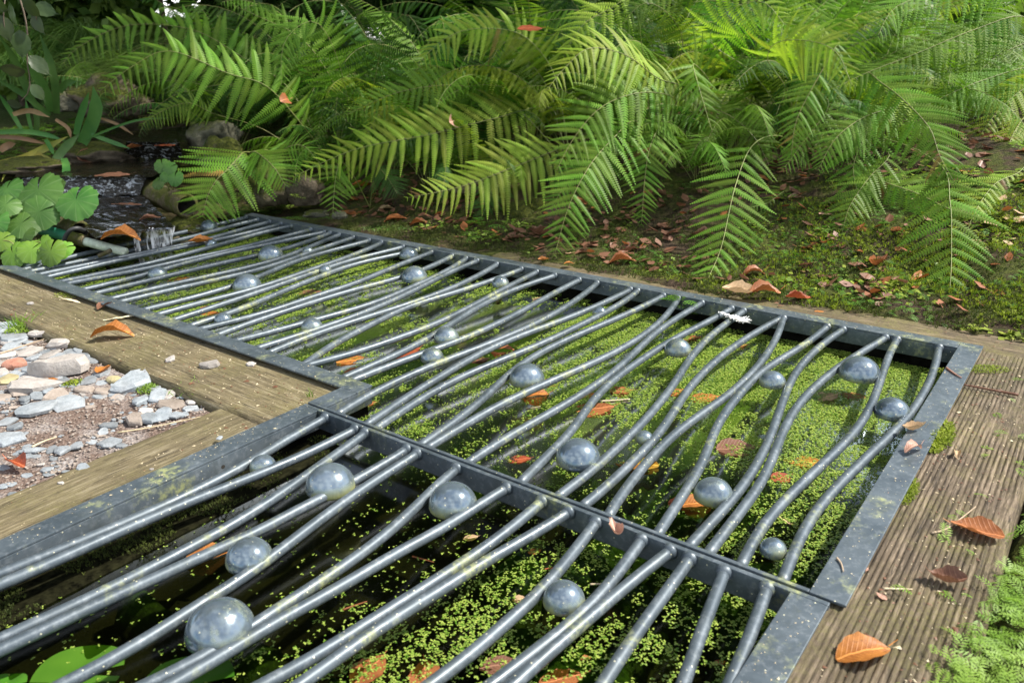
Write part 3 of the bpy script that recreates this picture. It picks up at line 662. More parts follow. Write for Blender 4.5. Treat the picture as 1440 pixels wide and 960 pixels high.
# ------------------------------------------------------------------ duckweed
def duckweed():
    n = 640000
    u = NP.random(n) * 3.9; v = NP.random(n) * 2.75 - 1.32
    ok = in_pond(u, v, -0.05); u, v = u[ok], v[ok]
    x = O.x + u * U.x + v * V.x; y = O.y + u * U.y + v * V.y
    dist = np.hypot(x, y)
    d = weed_density(u, v)
    pat = 0.25 * vnoise(u * 3.1, v * 4.5, 2, 12) + 0.25 * vnoise(u * 7, v * 7, 3, 8) + 0.30 * vnoise(u * 22, v * 22, 2, 9) + 0.2 * vnoise(u * 60, v * 60, 1, 10)
    p = sstep(0.68 - 0.46 * d, 0.94 - 0.46 * d, pat) * (0.22 + 0.62 * d)
    p = p * np.clip((2.6 / dist) ** 1.1, 0.30, 1.0) + 0.05 * (u < 1.3) * (1 - .6 * sstep(.8, 1.0, u) * (v < 0))
    ok = NP.random(len(u)) < p; u, v, dist, x, y = u[ok], v[ok], dist[ok], x[ok], y[ok]
    m = len(u)
    lob = NP.integers(1, 4, m)
    rep = np.repeat(np.arange(m), lob); k = len(rep)
    first = np.concatenate([[0], np.cumsum(lob)[:-1]]); li = np.arange(k) - first[rep]
    ang = NP.random(m)[rep] * 6.283 + li * 2.2
    r = (0.00125 + 0.0009 * NP.random(k)) * np.clip(dist[rep] / 2.2, 1.0, 2.0)
    cx = x[rep] + np.cos(ang) * r * 1.1; cy = y[rep] + np.sin(ang) * r * 1.1
    cz = WATER + 0.0012 + 0.0035 * NP.random(k) ** 2
    tx = (NP.random(k) - 0.5) * 0.5; ty = (NP.random(k) - 0.5) * 0.5
    a = np.arange(6) / 6 * 2 * np.pi
    ox = np.cos(a)[None] * (r * 1.25)[:, None]; oy = np.sin(a)[None] * (r * 0.9)[:, None]
    ca, sa = np.cos(ang)[:, None], np.sin(ang)[:, None]
    X = cx[:, None] + ox * ca - oy * sa; Y = cy[:, None] + ox * sa + oy * ca
    Z = cz[:, None] + (X - cx[:, None]) * tx[:, None] + (Y - cy[:, None]) * ty[:, None]
    verts = np.stack([X, Y, Z], -1).reshape(-1, 3)
    f = np.arange(k * 6).reshape(k, 6)
    o = link('duckweed', arr_mesh('duckweed', verts, f), M['weed']); print('duckweed lobes', k)
    return tag(o, 'bright green duckweed floating on the dark pond water', 'duckweed', kind='stuff')
duckweed()

# ------------------------------------------------------------------ gravel path with slate chips
def gravel_path():
    us = np.arange(1.585, 3.9, 0.02); vs_ = np.arange(-1.7, -0.120, 0.02)
    a, b = np.meshgrid(us, vs_, indexing='ij')
    x = O.x + a * U.x + b * V.x; y = O.y + a * U.y + b * V.y
    z = -0.046 + 0.014 * (vnoise(a * 6, b * 6, 3, 21) - 0.5) + 0.008 * (vnoise(a * 40, b * 40, 2, 22) - 0.5)
    o = link('gravel_path', arr_mesh('gravel_path', np.stack([x, y, z], -1).reshape(-1, 3), grid_faces(len(us), len(vs_)), True), M['gravel'])
    return tag(o, kind='structure')
gravel = gravel_path()
def chip_mesh(seed, n=8, thick=0.22, tall=False):
    r = random.Random(seed); vs = []; fs = []
    ang = sorted(2 * math.pi * (k + r.uniform(-.3, .3)) / n for k in range(n))
    rad = [r.uniform(0.36, 0.52) for _ in range(n)]
    top = [(a, q) for a, q in zip(ang, rad)]
    tilt = (r.uniform(-.12, .12), r.uniform(-.12, .12))
    for f, z in ((0.96, 0.0), (1.0, thick * 0.55), (0.86, thick)):
        for a, q in top:
            x, y = q * f * math.cos(a), q * f * math.sin(a)
            zz = z + (x * tilt[0] + y * tilt[1]) * (z / thick) + (r.uniform(-.03, .03) * (2 if tall else 1) if z else 0)
            vs.append((x + r.uniform(-.015, .015), y + r.uniform(-.015, .015), zz))
    vs.append((r.uniform(-.08, .08), r.uniform(-.08, .08), thick * (1.12 if tall else 1.02)))
    for i in range(2):
        for k in range(n): fs.append((i * n + k, i * n + (k + 1) % n, (i + 1) * n + (k + 1) % n, (i + 1) * n + k))
    for k in range(n): fs.append((2 * n + k, 2 * n + (k + 1) % n, 3 * n))
    me = pd_mesh('slate_chip', vs, fs, True)
    try: me.set_sharp_from_angle(angle=RAD(38))
    except Exception: pass
    return me
CHIPS = [chip_mesh(100 + i, RNG.randint(6, 9), RNG.uniform(.10, .2)) for i in range(14)]
TALL = [chip_mesh(300 + i, 9, RNG.uniform(.24, .32), True) for i in range(6)]
MATCH = {'b': 'slate', 'w': 'slate_pale', 't': 'slate_tan', 'r': 'slate_red', 'y': 'slate_yellow'}
def chip(px, py, w, h, kind, tall=False, parent=None, name='slate_chip', zoff=0.0, rot=None, zbase=-0.044):
    c = gp(px, py, zbase); s = m_per_px(c); sx = w * s * 1.08
    d = (c - EYE); foresh = -d.normalized().z
    sy = max(min(h * s / foresh, sx * 1.4), sx * 0.35) if not tall else sx * 0.7
    me = RNG.choice(TALL if tall else CHIPS)
    key = me.name + kind; mm = bpy.data.meshes.get(key)
    if mm is None:
        mm = me.copy(); mm.name = key; mm.materials.clear(); mm.materials.append(M[MATCH[kind]])
    o = bpy.data.objects.new(name, mm); COL.objects.link(o)
    if parent: o.parent = parent
    o.location = c + Vector((0, 0, zoff)); 
    o.rotation_euler = (RNG.uniform(-.1, .1), RNG.uniform(-.1, .1), RNG.uniform(-.25, .25) if rot is None else rot)
    o.scale = (sx, sy, (sx + sy) / 2 if not tall else sx * .8)
    return o
for a in ((88,523,80,34,'w',True),(86,487,44,28,'w',True),(21,516,34,18,'r',True),(11,535,30,16,'y'),(53,545,74,22,'w'),(42,532,32,14,'w'),(188,541,52,36,'b'),(160,537,24,20,'y',True),(97,569,50,20,'b'),
          (52,576,64,20,'b'),(80,559,38,15,'t'),(197,565,26,20,'b'),(222,560,28,20,'b'),(235,557,24,14,'w'),(275,564,26,18,'w'),(242,570,44,15,'t'),(228,586,32,20,'b'),(192,592,30,18,'t'),(210,590,26,18,'b'),
          (12,620,52,18,'b'),(13,594,24,16,'b'),(22,602,26,10,'b'),(155,624,40,14,'b'),(145,608,16,14,'b'),(155,600,26,9,'b'),(87,634,28,12,'b'),(108,628,20,10,'b'),(50,634,32,9,'b'),(62,470,40,12,'w'),(40,497,46,14,'w'),
          (20,478,36,14,'b'),(10,462,34,16,'b'),(12,500,30,12,'w'),(70,500,30,14,'w'),(118,493,30,14,'b'),(135,499,30,13,'b'),(100,497,26,12,'b'),(112,507,34,13,'b'),(130,508,36,10,'b'),(140,527,22,12,'b'),(125,537,24,12,'b'),
          (150,551,36,10,'t'),(120,550,30,9,'t'),(255,547,26,12,'b'),(262,556,20,9,'b'),(250,585,24,12,'b'),(205,578,20,9,'w'),(268,575,22,9,'b'),(30,552,30,12,'t'),(5,560,24,12,'t'),(35,562,20,10,'b'),(60,513,24,12,'w'),(48,505,22,9,'b')):
    chip(*a, parent=gravel)
n_c = 0
for _ in range(4000):
    px, py = RNG.uniform(-5, 330), RNG.uniform(455, 700)
    p = gp(px, py, -0.044); u_, v_ = to_uv(p)
    if not (1.61 < u_ < 3.6 and v_ < -0.145): continue
    dens = 0.9 if py < 545 + 0.12 * px else 0.28
    if 85 < px < 200 and 575 < py < 622: dens = 0.06
    if RNG.random() > dens: continue
    w = RNG.uniform(8, 24) * (1 if py < 560 else 0.8)
    o = chip(px, py, w, w * RNG.uniform(.3, .5), RNG.choice('bbbbbbwbbt' if w > 10 else 'bbbwtbt'), parent=gravel, zoff=-0.002); n_c += 1
    if n_c > 235: break
def small_chips():
    vs = []; fs = []; off = 0
    for k in range(1500):
        u_, v_ = RNG.uniform(1.60, 3.5), -0.135 - abs(RNG.gauss(0, 0.36))
        if v_ < -1.3 or nz_(u_, v_) < .40: continue
        me = RNG.choice(CHIPS); P = np.array([v.co[:] for v in me.vertices]); s = RNG.uniform(.010, .024); a = RNG.uniform(0, 6.28)
        R3 = np.array(Matrix.Rotation(a, 3, 'Z') @ Matrix.Rotation(RNG.uniform(-.25, .25), 3, 'X'))
        P = (P * np.array([s, s * .7, s])) @ R3.T + np.array(uvp(u_, v_, -0.046)); vs.append(P); fs += [tuple(i + off for i in p.vertices) for p in me.polygons]; off += len(P)
    o = link('small_chips', pd_mesh('small_chips', np.concatenate(vs), fs), M['slate'], gravel); tag(o, kind='stuff')
def nz_(u, v): return float(vnoise(u * 4, v * 4, 2, 61))
small_chips()
def grit():
    vs = []; fs = []
    base = np.array([(1, 0, 0), (0, 1, 0), (-1, 0, 0), (0, -1, 0), (0, 0, .7), (0, 0, -.4)]); tri = np.array([(0, 1, 4), (1, 2, 4), (2, 3, 4), (3, 0, 4), (1, 0, 5), (2, 1, 5), (3, 2, 5), (0, 3, 5)])
    k = 0
    while k < 4200:
        u_, v_ = RNG.uniform(1.60, 3.5), -0.125 - abs(RNG.gauss(0, 0.42))
        if v_ < -1.3: continue
        p = uvp(u_, v_, -0.043); s = RNG.uniform(.002, .0055)
        a = RNG.uniform(0, 6.28); R3 = np.array([(math.cos(a), -math.sin(a), 0), (math.sin(a), math.cos(a), 0), (0, 0, 1)])
        vs.append((base * np.array([s * RNG.uniform(.7, 1.5), s, s * .8])) @ R3.T + np.array(p)); fs.append(tri + 6 * k); k += 1
    o = link('grit', arr_mesh('grit', np.concatenate(vs), np.concatenate(fs)), M['slate_tan'], gravel); tag(o, kind='stuff')
grit()
def loose_stone(px, py, w, h, kind, label, tall=False, z=-0.017, name='stone', group=None):
    o = chip(px, py, w, h, kind, tall, None, name, 0.0, None, z); return tag(o, label, 'stone', group)
loose_stone(296, 515, 30, 16, 'w', 'pale grey stone lying on the mossy sleeper beside the far grate', True)
loose_stone(240, 506, 16, 7, 'w', 'small white flake on the mossy sleeper, left of the pale stone')
loose_stone(353, 513, 14, 6, 'w', 'small white flake on the mossy sleeper, right of the pale stone')
loose_stone(116, 657, 20, 8, 'b', 'grey slate flake lying alone on the short worn sleeper', z=-0.019)
loose_stone(86, 680, 10, 7, 'w', 'white pebble on the short worn sleeper below the slate flake', True, z=-0.019)
loose_stone(309, 616, 10, 6, 'b', 'tiny grey flake on the rim at the inner end of the short sleeper', z=-0.005)
loose_stone(213, 660, 7, 6, 'w', 'white pebble on the left rim of the near grate', True, z=-0.002)
loose_stone(43, 428, 10, 8, 'w', 'small grey pebble beside the pale sliver on the mossy sleeper', True)

# ------------------------------------------------------------------ ferns
def pinna_arrays(n=20, droop=0.3, seed=0, width=0.098):
    r = random.Random(seed); vs = []; fs = []
    for i in range(n):
        t = (i + 0.3) / n; x = t; sp = 1.0 / n
        prof = (0.75 + 0.25 * math.sin(min(t / .35, 1) * math.pi / 2)) * (1 - t) ** 0.62 + 0.03
        l = width * prof * r.uniform(.93, 1.05)
        for s in (1, -1):
            z0 = -droop * x * x; dx = l * 0.36
            k = len(vs); xt = x + dx; zt = -droop * xt * xt - l * 0.16
            vs += [(x - sp * .46, 0, z0), (x - sp * .14 + dx * .9, s * l, zt), (x + sp * .18 + dx, s * l * .96, zt), (x + sp * .46, 0, z0)]
            fs.append((k, k + 1, k + 2, k + 3) if s < 0 else (k + 3, k + 2, k + 1, k))
    v = np.array(vs); v[:, 0] = v[:, 0] * (1 - 0.12 * droop * np.clip(v[:, 0], 0, 1)); return v, np.array(fs)
PINNA_HI = [pinna_arrays(21, d, 40 + i) for i, d in enumerate((0.03, 0.10, 0.22, 0.40))]
PINNA_LO = [pinna_arrays(16, d, 60 + i, 0.094) for i, d in enumerate((0.03, 0.12, 0.26, 0.45))]
_pm = {}
def pinna_mesh(i, mk):
    if (i, mk) not in _pm:
        me = arr_mesh('pinna', *PINNA_HI[i]); me.materials.append(M[mk]); _pm[(i, mk)] = me
    return _pm[(i, mk)]
def frond_layout(sp, n_pairs, lmax, s0, roll=0.0, droop=0.35, fwd=0.26, hang=0.25, rnd=None, wide=0.55, taper=0.8, face=None):
    """sp: evenly spaced spine points.  Returns a 4x4 matrix and a droop index for every pinna."""
    rnd = rnd or RNG; n = len(sp); out = []; up = Vector((0, 0, 1))
    s_prev = None
    for i in range(n_pairs):
        f = (i + 0.5) / n_pairs; s = s0 + (1 - s0) * (1 - (1 - f) ** 1.12)
        k = s * (n - 1); j = min(int(k), n - 2); p = sp[j].lerp(sp[j + 1], k - j)
        t = (sp[min(j + 2, n - 1)] - sp[max(j - 1, 0)]).normalized()
        side = t.cross(up if face is None else (up * .5 + (EYE - p).normalized() * 1.25 * face).normalized())
        side = side.normalized() if side.length > 0.12 else (s_prev or Vector((1, 0, 0)))
        if s_prev is not None: side = (side + s_prev * 1.5).normalized(); side = (side - t * side.dot(t)).normalized()
        s_prev = side
        sd = Matrix.Rotation(roll, 3, t) @ side
        nrm = sd.cross(t).normalized()
        L = lmax * (wide + (1 - wide) * math.sin(min(f / .32, 1) * math.pi / 2)) * (1 - f ** 1.6) ** taper + 0.006
        for sg in (1, -1):
            if rnd.random() < .03: continue
            a = fwd + 0.35 * f + rnd.uniform(-.13, .13)
            d = (sd * sg * math.cos(a) + t * math.sin(a)).normalized()
            hg = hang * (0.62 if face is not None else 1.0); d = (d - nrm * hg * 0.3 - up * hg * (1 + rnd.uniform(-.5, .6))).normalized()
            y = nrm.cross(d).normalized(); z = d.cross(y)
            tw = Matrix.Rotation(rnd.uniform(-.22, .22), 3, d); y = tw @ y; z = tw @ z
            Ls = L * rnd.uniform(.84, 1.08)
            m = Matrix((d * Ls, y * Ls, z * Ls)).transposed().to_4x4(); m.translation = p
            dr = 0 if droop < .12 else (1 if droop < .3 else (2 if droop < .52 else 3))
            dr = max(0, min(3, dr + rnd.choice((-1, 0, 0, 0, 1))))
            out.append((m, dr))
    return out
def stem_arrays(sp, r0, r1, sides=5, step=2):
    pts = sp[::step]; n = len(pts)
    vs, fs = tube_geo(pts, [r0 + (r1 - r0) * i / (n - 1) for i in range(n)], sides, False)
    return np.array([tuple(v) for v in vs]), np.array(fs)
def frond_whole(name, sp, n_pairs, lmax, s0, mk, **kw):
    sv, sf = stem_arrays(sp, 0.0028, 0.0009, 4, 3); V_ = [sv]; F_ = [sf]; off = len(sv)
    for m, d in frond_layout(sp, n_pairs, lmax, s0, **kw):
        pv, pf = PINNA_LO[d]; A = np.array(m)
        V_.append(pv @ A[:3, :3].T + A[:3, 3]); F_.append(pf + off); off += len(pv)
    me = arr_mesh(name, np.concatenate(V_), np.concatenate(F_))
    me.materials.append(M[mk]); me.materials.append(M['fern_stem'])
    mi = np.zeros(len(me.polygons), dtype=np.int32); mi[:len(sf)] = 1; me.polygons.foreach_set('material_index', mi)
    return me
def hero_frond(fern, crown, pts, lpx, mk, s0=None, n_pairs=None, roll=0.0, droop=0.35, hang=0.3, fwd=0.26, parts=True, wide=0.55, taper=0.8, face=0.85):
    """a frond whose visible spine runs through sight-line points (px, py, metres away)"""
    vis = [at_y(*p) for p in pts]
    L_vis = sum((b - a).length for a, b in zip(vis, vis[1:]))
    start = crown.copy(); mid = start.lerp(vis[0], 0.55) + Vector((0, 0, 0.10 * (vis[0] - start).length))
    full = [start, mid] + vis if (vis[0] - start).length > 0.12 else [start] + vis[1:]
    sp = even(catmull(full, 160), 90)
    if s0 is None:
        Ls = [0.0]
        for a, b in zip(sp, sp[1:]): Ls.append(Ls[-1] + (b - a).length)
        s0 = max(0.08, min(0.75, 1 - L_vis / Ls[-1]))
    lmax = 1.3 * lpx * m_per_px(vis[len(vis) // 2])
    if n_pairs is None: n_pairs = max(14, min(42, int(L_vis / (lmax * 0.14))))
    else: n_pairs = int(n_pairs * 1.25)
    lay = frond_layout(sp, n_pairs, lmax, s0, roll=roll, droop=droop, hang=hang, fwd=fwd, wide=wide, taper=taper, face=face)
    if parts:
        vs, fs = tube_geo(sp[::2], [0.0032 + (0.0009 - 0.0032) * i / 44 for i in range(45)], 6)
        fr = link('frond', pd_mesh('frond', vs, fs, True), M['fern_stem'], fern, True)
        for m, d in lay:
            br = RNG.random() < .012; o = bpy.data.objects.new('pinna', pinna_mesh(3 if br else d, 'fern_brown' if br else mk)); br and o.__setitem__('label', 'browned pinna'); COL.objects.link(o); o.parent = fr; o.matrix_local = m
        return fr
    return link('frond', frond_whole('frond', sp, n_pairs, lmax, s0, mk, roll=roll, droop=droop, hang=hang, fwd=fwd, wide=wide, taper=taper, face=face), None, fern, True)
FROND_VARIANTS = {}
def local_frond(length, e0, e1, bend, seed, mk, lw=0.195):
    r = random.Random(seed); n = 60; p = Vector((0, 0, 0)); pts = [p.copy()]
    for i in range(n):
        t = i / n; e = e0 + (e1 - e0) * t ** 1.25; a = bend * t * t
        p = p + Vector((math.cos(e) * math.cos(a), math.cos(e) * math.sin(a), math.sin(e))) * (length / n); pts.append(p.copy())
    return frond_whole('frond', even(pts, 60), 30, length * lw, 0.2, mk, droop=r.choice((.2, .35, .5)), hang=r.uniform(.15, .45), rnd=r)
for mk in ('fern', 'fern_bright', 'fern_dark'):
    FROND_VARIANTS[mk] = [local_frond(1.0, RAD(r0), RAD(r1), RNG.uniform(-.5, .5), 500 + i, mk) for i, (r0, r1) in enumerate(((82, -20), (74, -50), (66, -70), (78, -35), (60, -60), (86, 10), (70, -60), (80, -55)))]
def wild_fern(x, y, size, n, mk, label, group, az0=0.0, az1=2 * math.pi, mks=None):
    e = empty('fern', (x, y, gz(x, y) - 0.02)); tag(e, label, 'fern', group)
    n = int(n * 1.45)
    for i in range(n):
        me = RNG.choice(FROND_VARIANTS[RNG.choice(mks) if mks else mk])
        o = bpy.data.objects.new('frond', me); COL.objects.link(o); o.parent = e
        a = az0 + (az1 - az0) * (i + RNG.uniform(.1, .9)) / n
        o.location = (0.04 * math.cos(a), 0.04 * math.sin(a), 0); o.rotation_euler = (RNG.uniform(-.35, .35), RNG.uniform(-.25, .18), a)
        s = size * RNG.uniform(.78, 1.12); o.scale = (s, s, s)
    return e

def crown_at(px, py, y): 
    p = at_y(px, py, y); p.z = gz(p.x, p.y); return p
# the ferns whose single fronds can be followed in the photograph
cA = crown_at(920, 240, 4.15)
fA = empty('fern', cA); tag(fA, 'big bright fern drooping over the middle of the back rim, sunlit-yellow frond on top', 'fern')
hero_frond(fA, cA, [(960,125,3.95),(925,110,3.85),(880,78,3.7),(830,68,3.6),(795,95,3.5),(765,132,3.42)], 62, 'fern_bright', droop=.4, hang=.22, roll=.25)
hero_frond(fA, cA, [(950,140,3.9),(905,130,3.72),(850,148,3.6),(810,190,3.5),(779,246,3.42)], 70, 'fern', droop=.3, hang=.2)
hero_frond(fA, cA, [(890,170,3.75),(862,195,3.6),(830,232,3.45),(800,290,3.3),(779,362,3.2)], 66, 'fern', droop=.2, hang=.2)
hero_frond(fA, cA, [(945,170,3.9),(925,183,3.75),(912,215,3.65),(906,260,3.58),(902,318,3.52)], 44, 'fern', droop=.2, hang=.15)
hero_frond(fA, cA, [(985,150,3.95),(1000,120,3.9),(975,90,3.8),(985,130,3.65),(1003,190,3.55)], 46, 'fern', droop=.4, hang=.35)
hero_frond(fA, cA, [(1010,185,3.9),(1000,190,3.8),(982,202,3.72),(965,238,3.68)], 30, 'fern', droop=.3, hang=.3)
cB = crown_at(805, 232, 4.35)
fB = empty('fern', cB); tag(fB, 'fern with long flat fronds reaching left above the back rim, dead leaf on one', 'fern')
hero_frond(fB, cB, [(770,150,4.5),(690,168,4.35),(600,190,4.2),(500,210,4.05),(410,250,3.92)], 62, 'fern_bright', droop=.3, hang=.2)
hero_frond(fB, cB, [(800,205,4.15),(720,236,3.98),(650,262,3.82),(570,279,3.7)], 60, 'fern_bright', droop=.35, hang=.2)
hero_frond(fB, cB, [(775,95,4.5),(735,50,4.45),(680,40,4.4),(630,52,4.35),(584,92,4.3)], 50, 'fern_bright', droop=.45, hang=.5)
hero_frond(fB, cB, [(690,135,4.5),(640,120,4.5),(560,130,4.45),(480,165,4.4)], 48, 'fern', droop=.35, hang=.4, parts=False)
hero_frond(fB, cB, [(700,230,4.2),(690,275,4.1),(670,320,4.0)], 34, 'fern_dark', droop=.3, hang=.3, parts=False)
cC = crown_at(1130, 225, 4.0)
fC = empty('fern', cC); tag(fC, 'tall fern on the right arching over the bank, frond tips touching the corner timber', 'fern')
hero_frond(fC, cC, [(1058,205,3.6),(1034,262,3.4),(1015,345,3.15),(997,389,3.02),(988,410,2.97)], 58, 'fern', droop=.25, hang=.2, n_pairs=15, wide=.8, taper=.55)
hero_frond(fC, cC, [(1210,100,3.7),(1240,117,3.55),(1272,142,3.4),(1307,180,3.25),(1322,220,3.15),(1345,262,3.08)], 72, 'fern', droop=.35, hang=.35, n_pairs=22)
hero_frond(fC, cC, [(1225,245,3.5),(1247,257,3.4),(1290,272,3.28),(1333,293,3.16),(1367,302,3.1),(1430,345,3.0)], 66, 'fern', droop=.4, hang=.45, n_pairs=22)
hero_frond(fC, cC, [(1320,230,3.2),(1336,285,3.0),(1338,340,2.85),(1337,390,2.72),(1331,448,2.6)], 70, 'fern', droop=.3, hang=.25, n_pairs=14, wide=.75, taper=.5)
hero_frond(fC, cC, [(1080,85,3.75),(1093,60,3.7),(1140,58,3.6),(1177,75,3.5),(1199,122,3.42)], 50, 'fern_bright', droop=.4, hang=.4)
hero_frond(fC, cC, [(1135,260,3.8),(1105,268,3.65),(1080,285,3.55),(1055,292,3.48)], 30, 'fern', droop=.3, hang=.3, n_pairs=16)
hero_frond(fC, cC, [(1150,130,3.8),(1165,150,3.7),(1130,200,3.6),(1100,240,3.52)], 44, 'fern', droop=.4, hang=.5, parts=False)
hero_frond(fC, cC, [(1190,170,3.8),(1220,180,3.6),(1200,235,3.45),(1215,300,3.35)], 60, 'fern', droop=.4, hang=.5, parts=False)
hero_frond(fC, cC, [(1000,60,3.95),(1020,20,3.9),(1070,2,3.85),(1108,40,3.8)], 52, 'fern_bright', droop=.4, hang=.4, parts=False)
hero_frond(fC, cC, [(1180,60,3.7),(1150,110,3.6),(1120,170,3.5),(1112,225,3.45)], 46, 'fern', droop=.35, hang=.3, n_pairs=18)
hero_frond(fC, cC, [(1260,150,3.6),(1215,165,3.5),(1175,195,3.42),(1150,240,3.36)], 52, 'fern', droop=.35, hang=.35, n_pairs=18)
hero_frond(fC, cC, [(1250,215,3.5),(1222,250,3.4),(1195,290,3.3),(1182,335,3.22)], 50, 'fern', droop=.35, hang=.3, n_pairs=16, parts=False)
hero_frond(fC, cC, [(1000,150,3.9),(1030,165,3.8),(1062,195,3.72),(1085,240,3.66)], 44, 'fern', droop=.35, hang=.3, parts=False)
hero_frond(fA, cA, [(890,0,4.0),(860,12,3.95),(820,35,3.9),(790,82,3.85)], 52, 'fern_bright', droop=.35, hang=.35, parts=False)
hero_frond(fA, cA, [(960,60,4.1),(940,20,4.0),(905,5,3.95),(870,40,3.9)], 52, 'fern', droop=.35, hang=.35, parts=False)
hero_frond(fA, cA, [(860,200,3.9),(830,230,3.75),(795,262,3.65),(770,300,3.6)], 44, 'fern', droop=.3, hang=.2, parts=False)
cD = crown_at(470, 235, 5.0)
fD = empty('fern', cD); tag(fD, 'fern left of centre with two long fronds arching out over the stream', 'fern')
hero_frond(fD, cD, [(430,182,4.85),(377,123,4.7),(320,103,4.6),(240,72,4.5),(187,93,4.42),(137,131,4.36)], 66, 'fern', droop=.35, hang=.5)
hero_frond(fD, cD, [(400,118,5.1),(340,80,5.0),(270,42,4.95),(180,36,4.9),(112,66,4.85),(83,96,4.8)], 56, 'fern', droop=.4, hang=.5)
hero_frond(fD, cD, [(480,140,4.95),(430,60,4.9),(360,22,4.85),(320,5,4.8)], 58, 'fern', droop=.4, hang=.5, parts=False)
hero_frond(fD, cD, [(490,150,4.9),(470,70,4.7),(440,30,4.6),(400,60,4.5),(395,130,4.45)], 50, 'fern', droop=.4, hang=.5, parts=False)
hero_frond(fD, cD, [(520,140,4.9),(540,60,4.75),(570,20,4.65),(600,60,4.6)], 50, 'fern_dark', droop=.4, hang=.5, parts=False)
hero_frond(fD, cD, [(300,160,4.9),(265,145,4.8),(225,158,4.75),(195,180,4.7)], 26, 'fern', droop=.4, hang=.5, parts=False)
cE = crown_at(352, 214, 4.5); cE.z = at_y(352, 214, 4.5).z
fE = empty('fern', cE); tag(fE, 'small low fern with broad triangular fronds beside the waterfall', 'fern')
hero_frond(fE, cE, [(335,222,4.35),(318,240,4.25),(303,255,4.18),(292,276,4.12),(284,306,4.05)], 66, 'fern', droop=.25, hang=.22, n_pairs=13, s0=.12, wide=.85, taper=.75)
hero_frond(fE, cE, [(340,205,4.45),(362,215,4.38),(385,235,4.32),(402,262,4.28)], 46, 'fern', droop=.25, hang=.25, n_pairs=12, s0=.1, wide=.85, taper=.75)
hero_frond(fE, cE, [(390,215,4.5),(410,205,4.4),(428,206,4.34),(445,224,4.3)], 34, 'fern', droop=.3, hang=.25, n_pairs=12, s0=.12)
cF = crown_at(515, 225, 4.45)
fF = empty('fern', cF); tag(fF, 'little fern frond hanging down to the back rim above the rust leaves', 'fern')
hero_frond(fF, cF, [(480,228,4.25),(473,245,4.15),(470,268,4.05),(468,302,3.98)], 44, 'fern', droop=.25, hang=.2, n_pairs=15, s0=.15)
hero_frond(fF, cF, [(530,235,4.3),(545,250,4.2),(560,275,4.15)], 30, 'fern_dark', droop=.3, hang=.3, n_pairs=12, parts=False)
# top right, seen against the light
cG = crown_at(1460, 200, 4.3)
fG = empty('fern', cG); tag(fG, 'fern at the top right whose dark fronds stand against the bright garden', 'fern')
hero_frond(fG, cG, [(1440,24,3.9),(1370,42,3.8),(1290,75,3.7),(1225,100,3.62),(1165,128,3.55)], 58, 'fern', droop=.3, hang=.5, parts=False)
hero_frond(fG, cG, [(1450,95,4.0),(1385,112,3.9),(1330,135,3.8),(1280,160,3.75)], 48, 'fern', droop=.3, hang=.4, parts=False)
hero_frond(fG, cG, [(1440,165,3.9),(1420,200,3.7),(1415,240,3.6),(1425,290,3.5)], 40, 'fern_bright', droop=.35, hang=.4, parts=False)
hero_frond(fG, cG, [(1420,-20,3.9),(1330,-10,3.8),(1260,10,3.7),(1230,60,3.6)], 56, 'fern', droop=.4, hang=.5, parts=False)

hero_frond(fG, cG, [(1452,120,4.1),(1420,140,4.0),(1385,180,3.9),(1365,225,3.85)], 46, 'fern_bright', droop=.3, hang=.3, parts=False)
hero_frond(fG, cG, [(1460,60,4.2),(1410,75,4.1),(1370,110,4.0),(1350,160,3.95)], 48, 'fern', droop=.3, hang=.35, parts=False)
hero_frond(fG, cG, [(1440,235,3.4),(1400,258,3.25),(1370,300,3.1),(1352,352,3.0)], 48, 'fern_bright', droop=.3, hang=.25, n_pairs=16)
hero_frond(fG, cG, [(1448,300,3.2),(1418,322,3.05),(1398,362,2.95),(1390,412,2.86)], 44, 'fern_bright', droop=.3, hang=.25, n_pairs=15)
grp = 'ferns massed behind the pond'
_fl = []
def fern_label(e, x, y, s, mk):
    q = Vector((x, y, gz(x, y) + .3)) - EYE; px = 720 + F * q.dot(CR) / q.dot(FW)
    tone = {'fern': 'fresh green', 'fern_bright': 'yellow-green', 'fern_dark': 'shade-toned green'}[mk]; sz = 'small' if s < .78 else ('tall' if s > 1.12 else 'middling')
    row = 'front row' if y < 4.4 else ('second row' if y < 5.0 else ('third row' if y < 5.75 else 'last row'))
    pl = ('above the head of the stream' if px < 250 else 'behind the two long arching fronds' if px < 470 else 'left of the raised frond with the red leaf' if px < 610 else 'behind the flat fronds with the caught leaf' if px < 790 else
          'behind the big drooping fern' if px < 960 else 'over the dark hollow right of centre' if px < 1140 else 'behind the tall right fern' if px < 1310 else 'by the bright garden at the right')
    _fl.append((px, e, '%s %s fern, %s, %s' % (sz, tone, row, pl)))
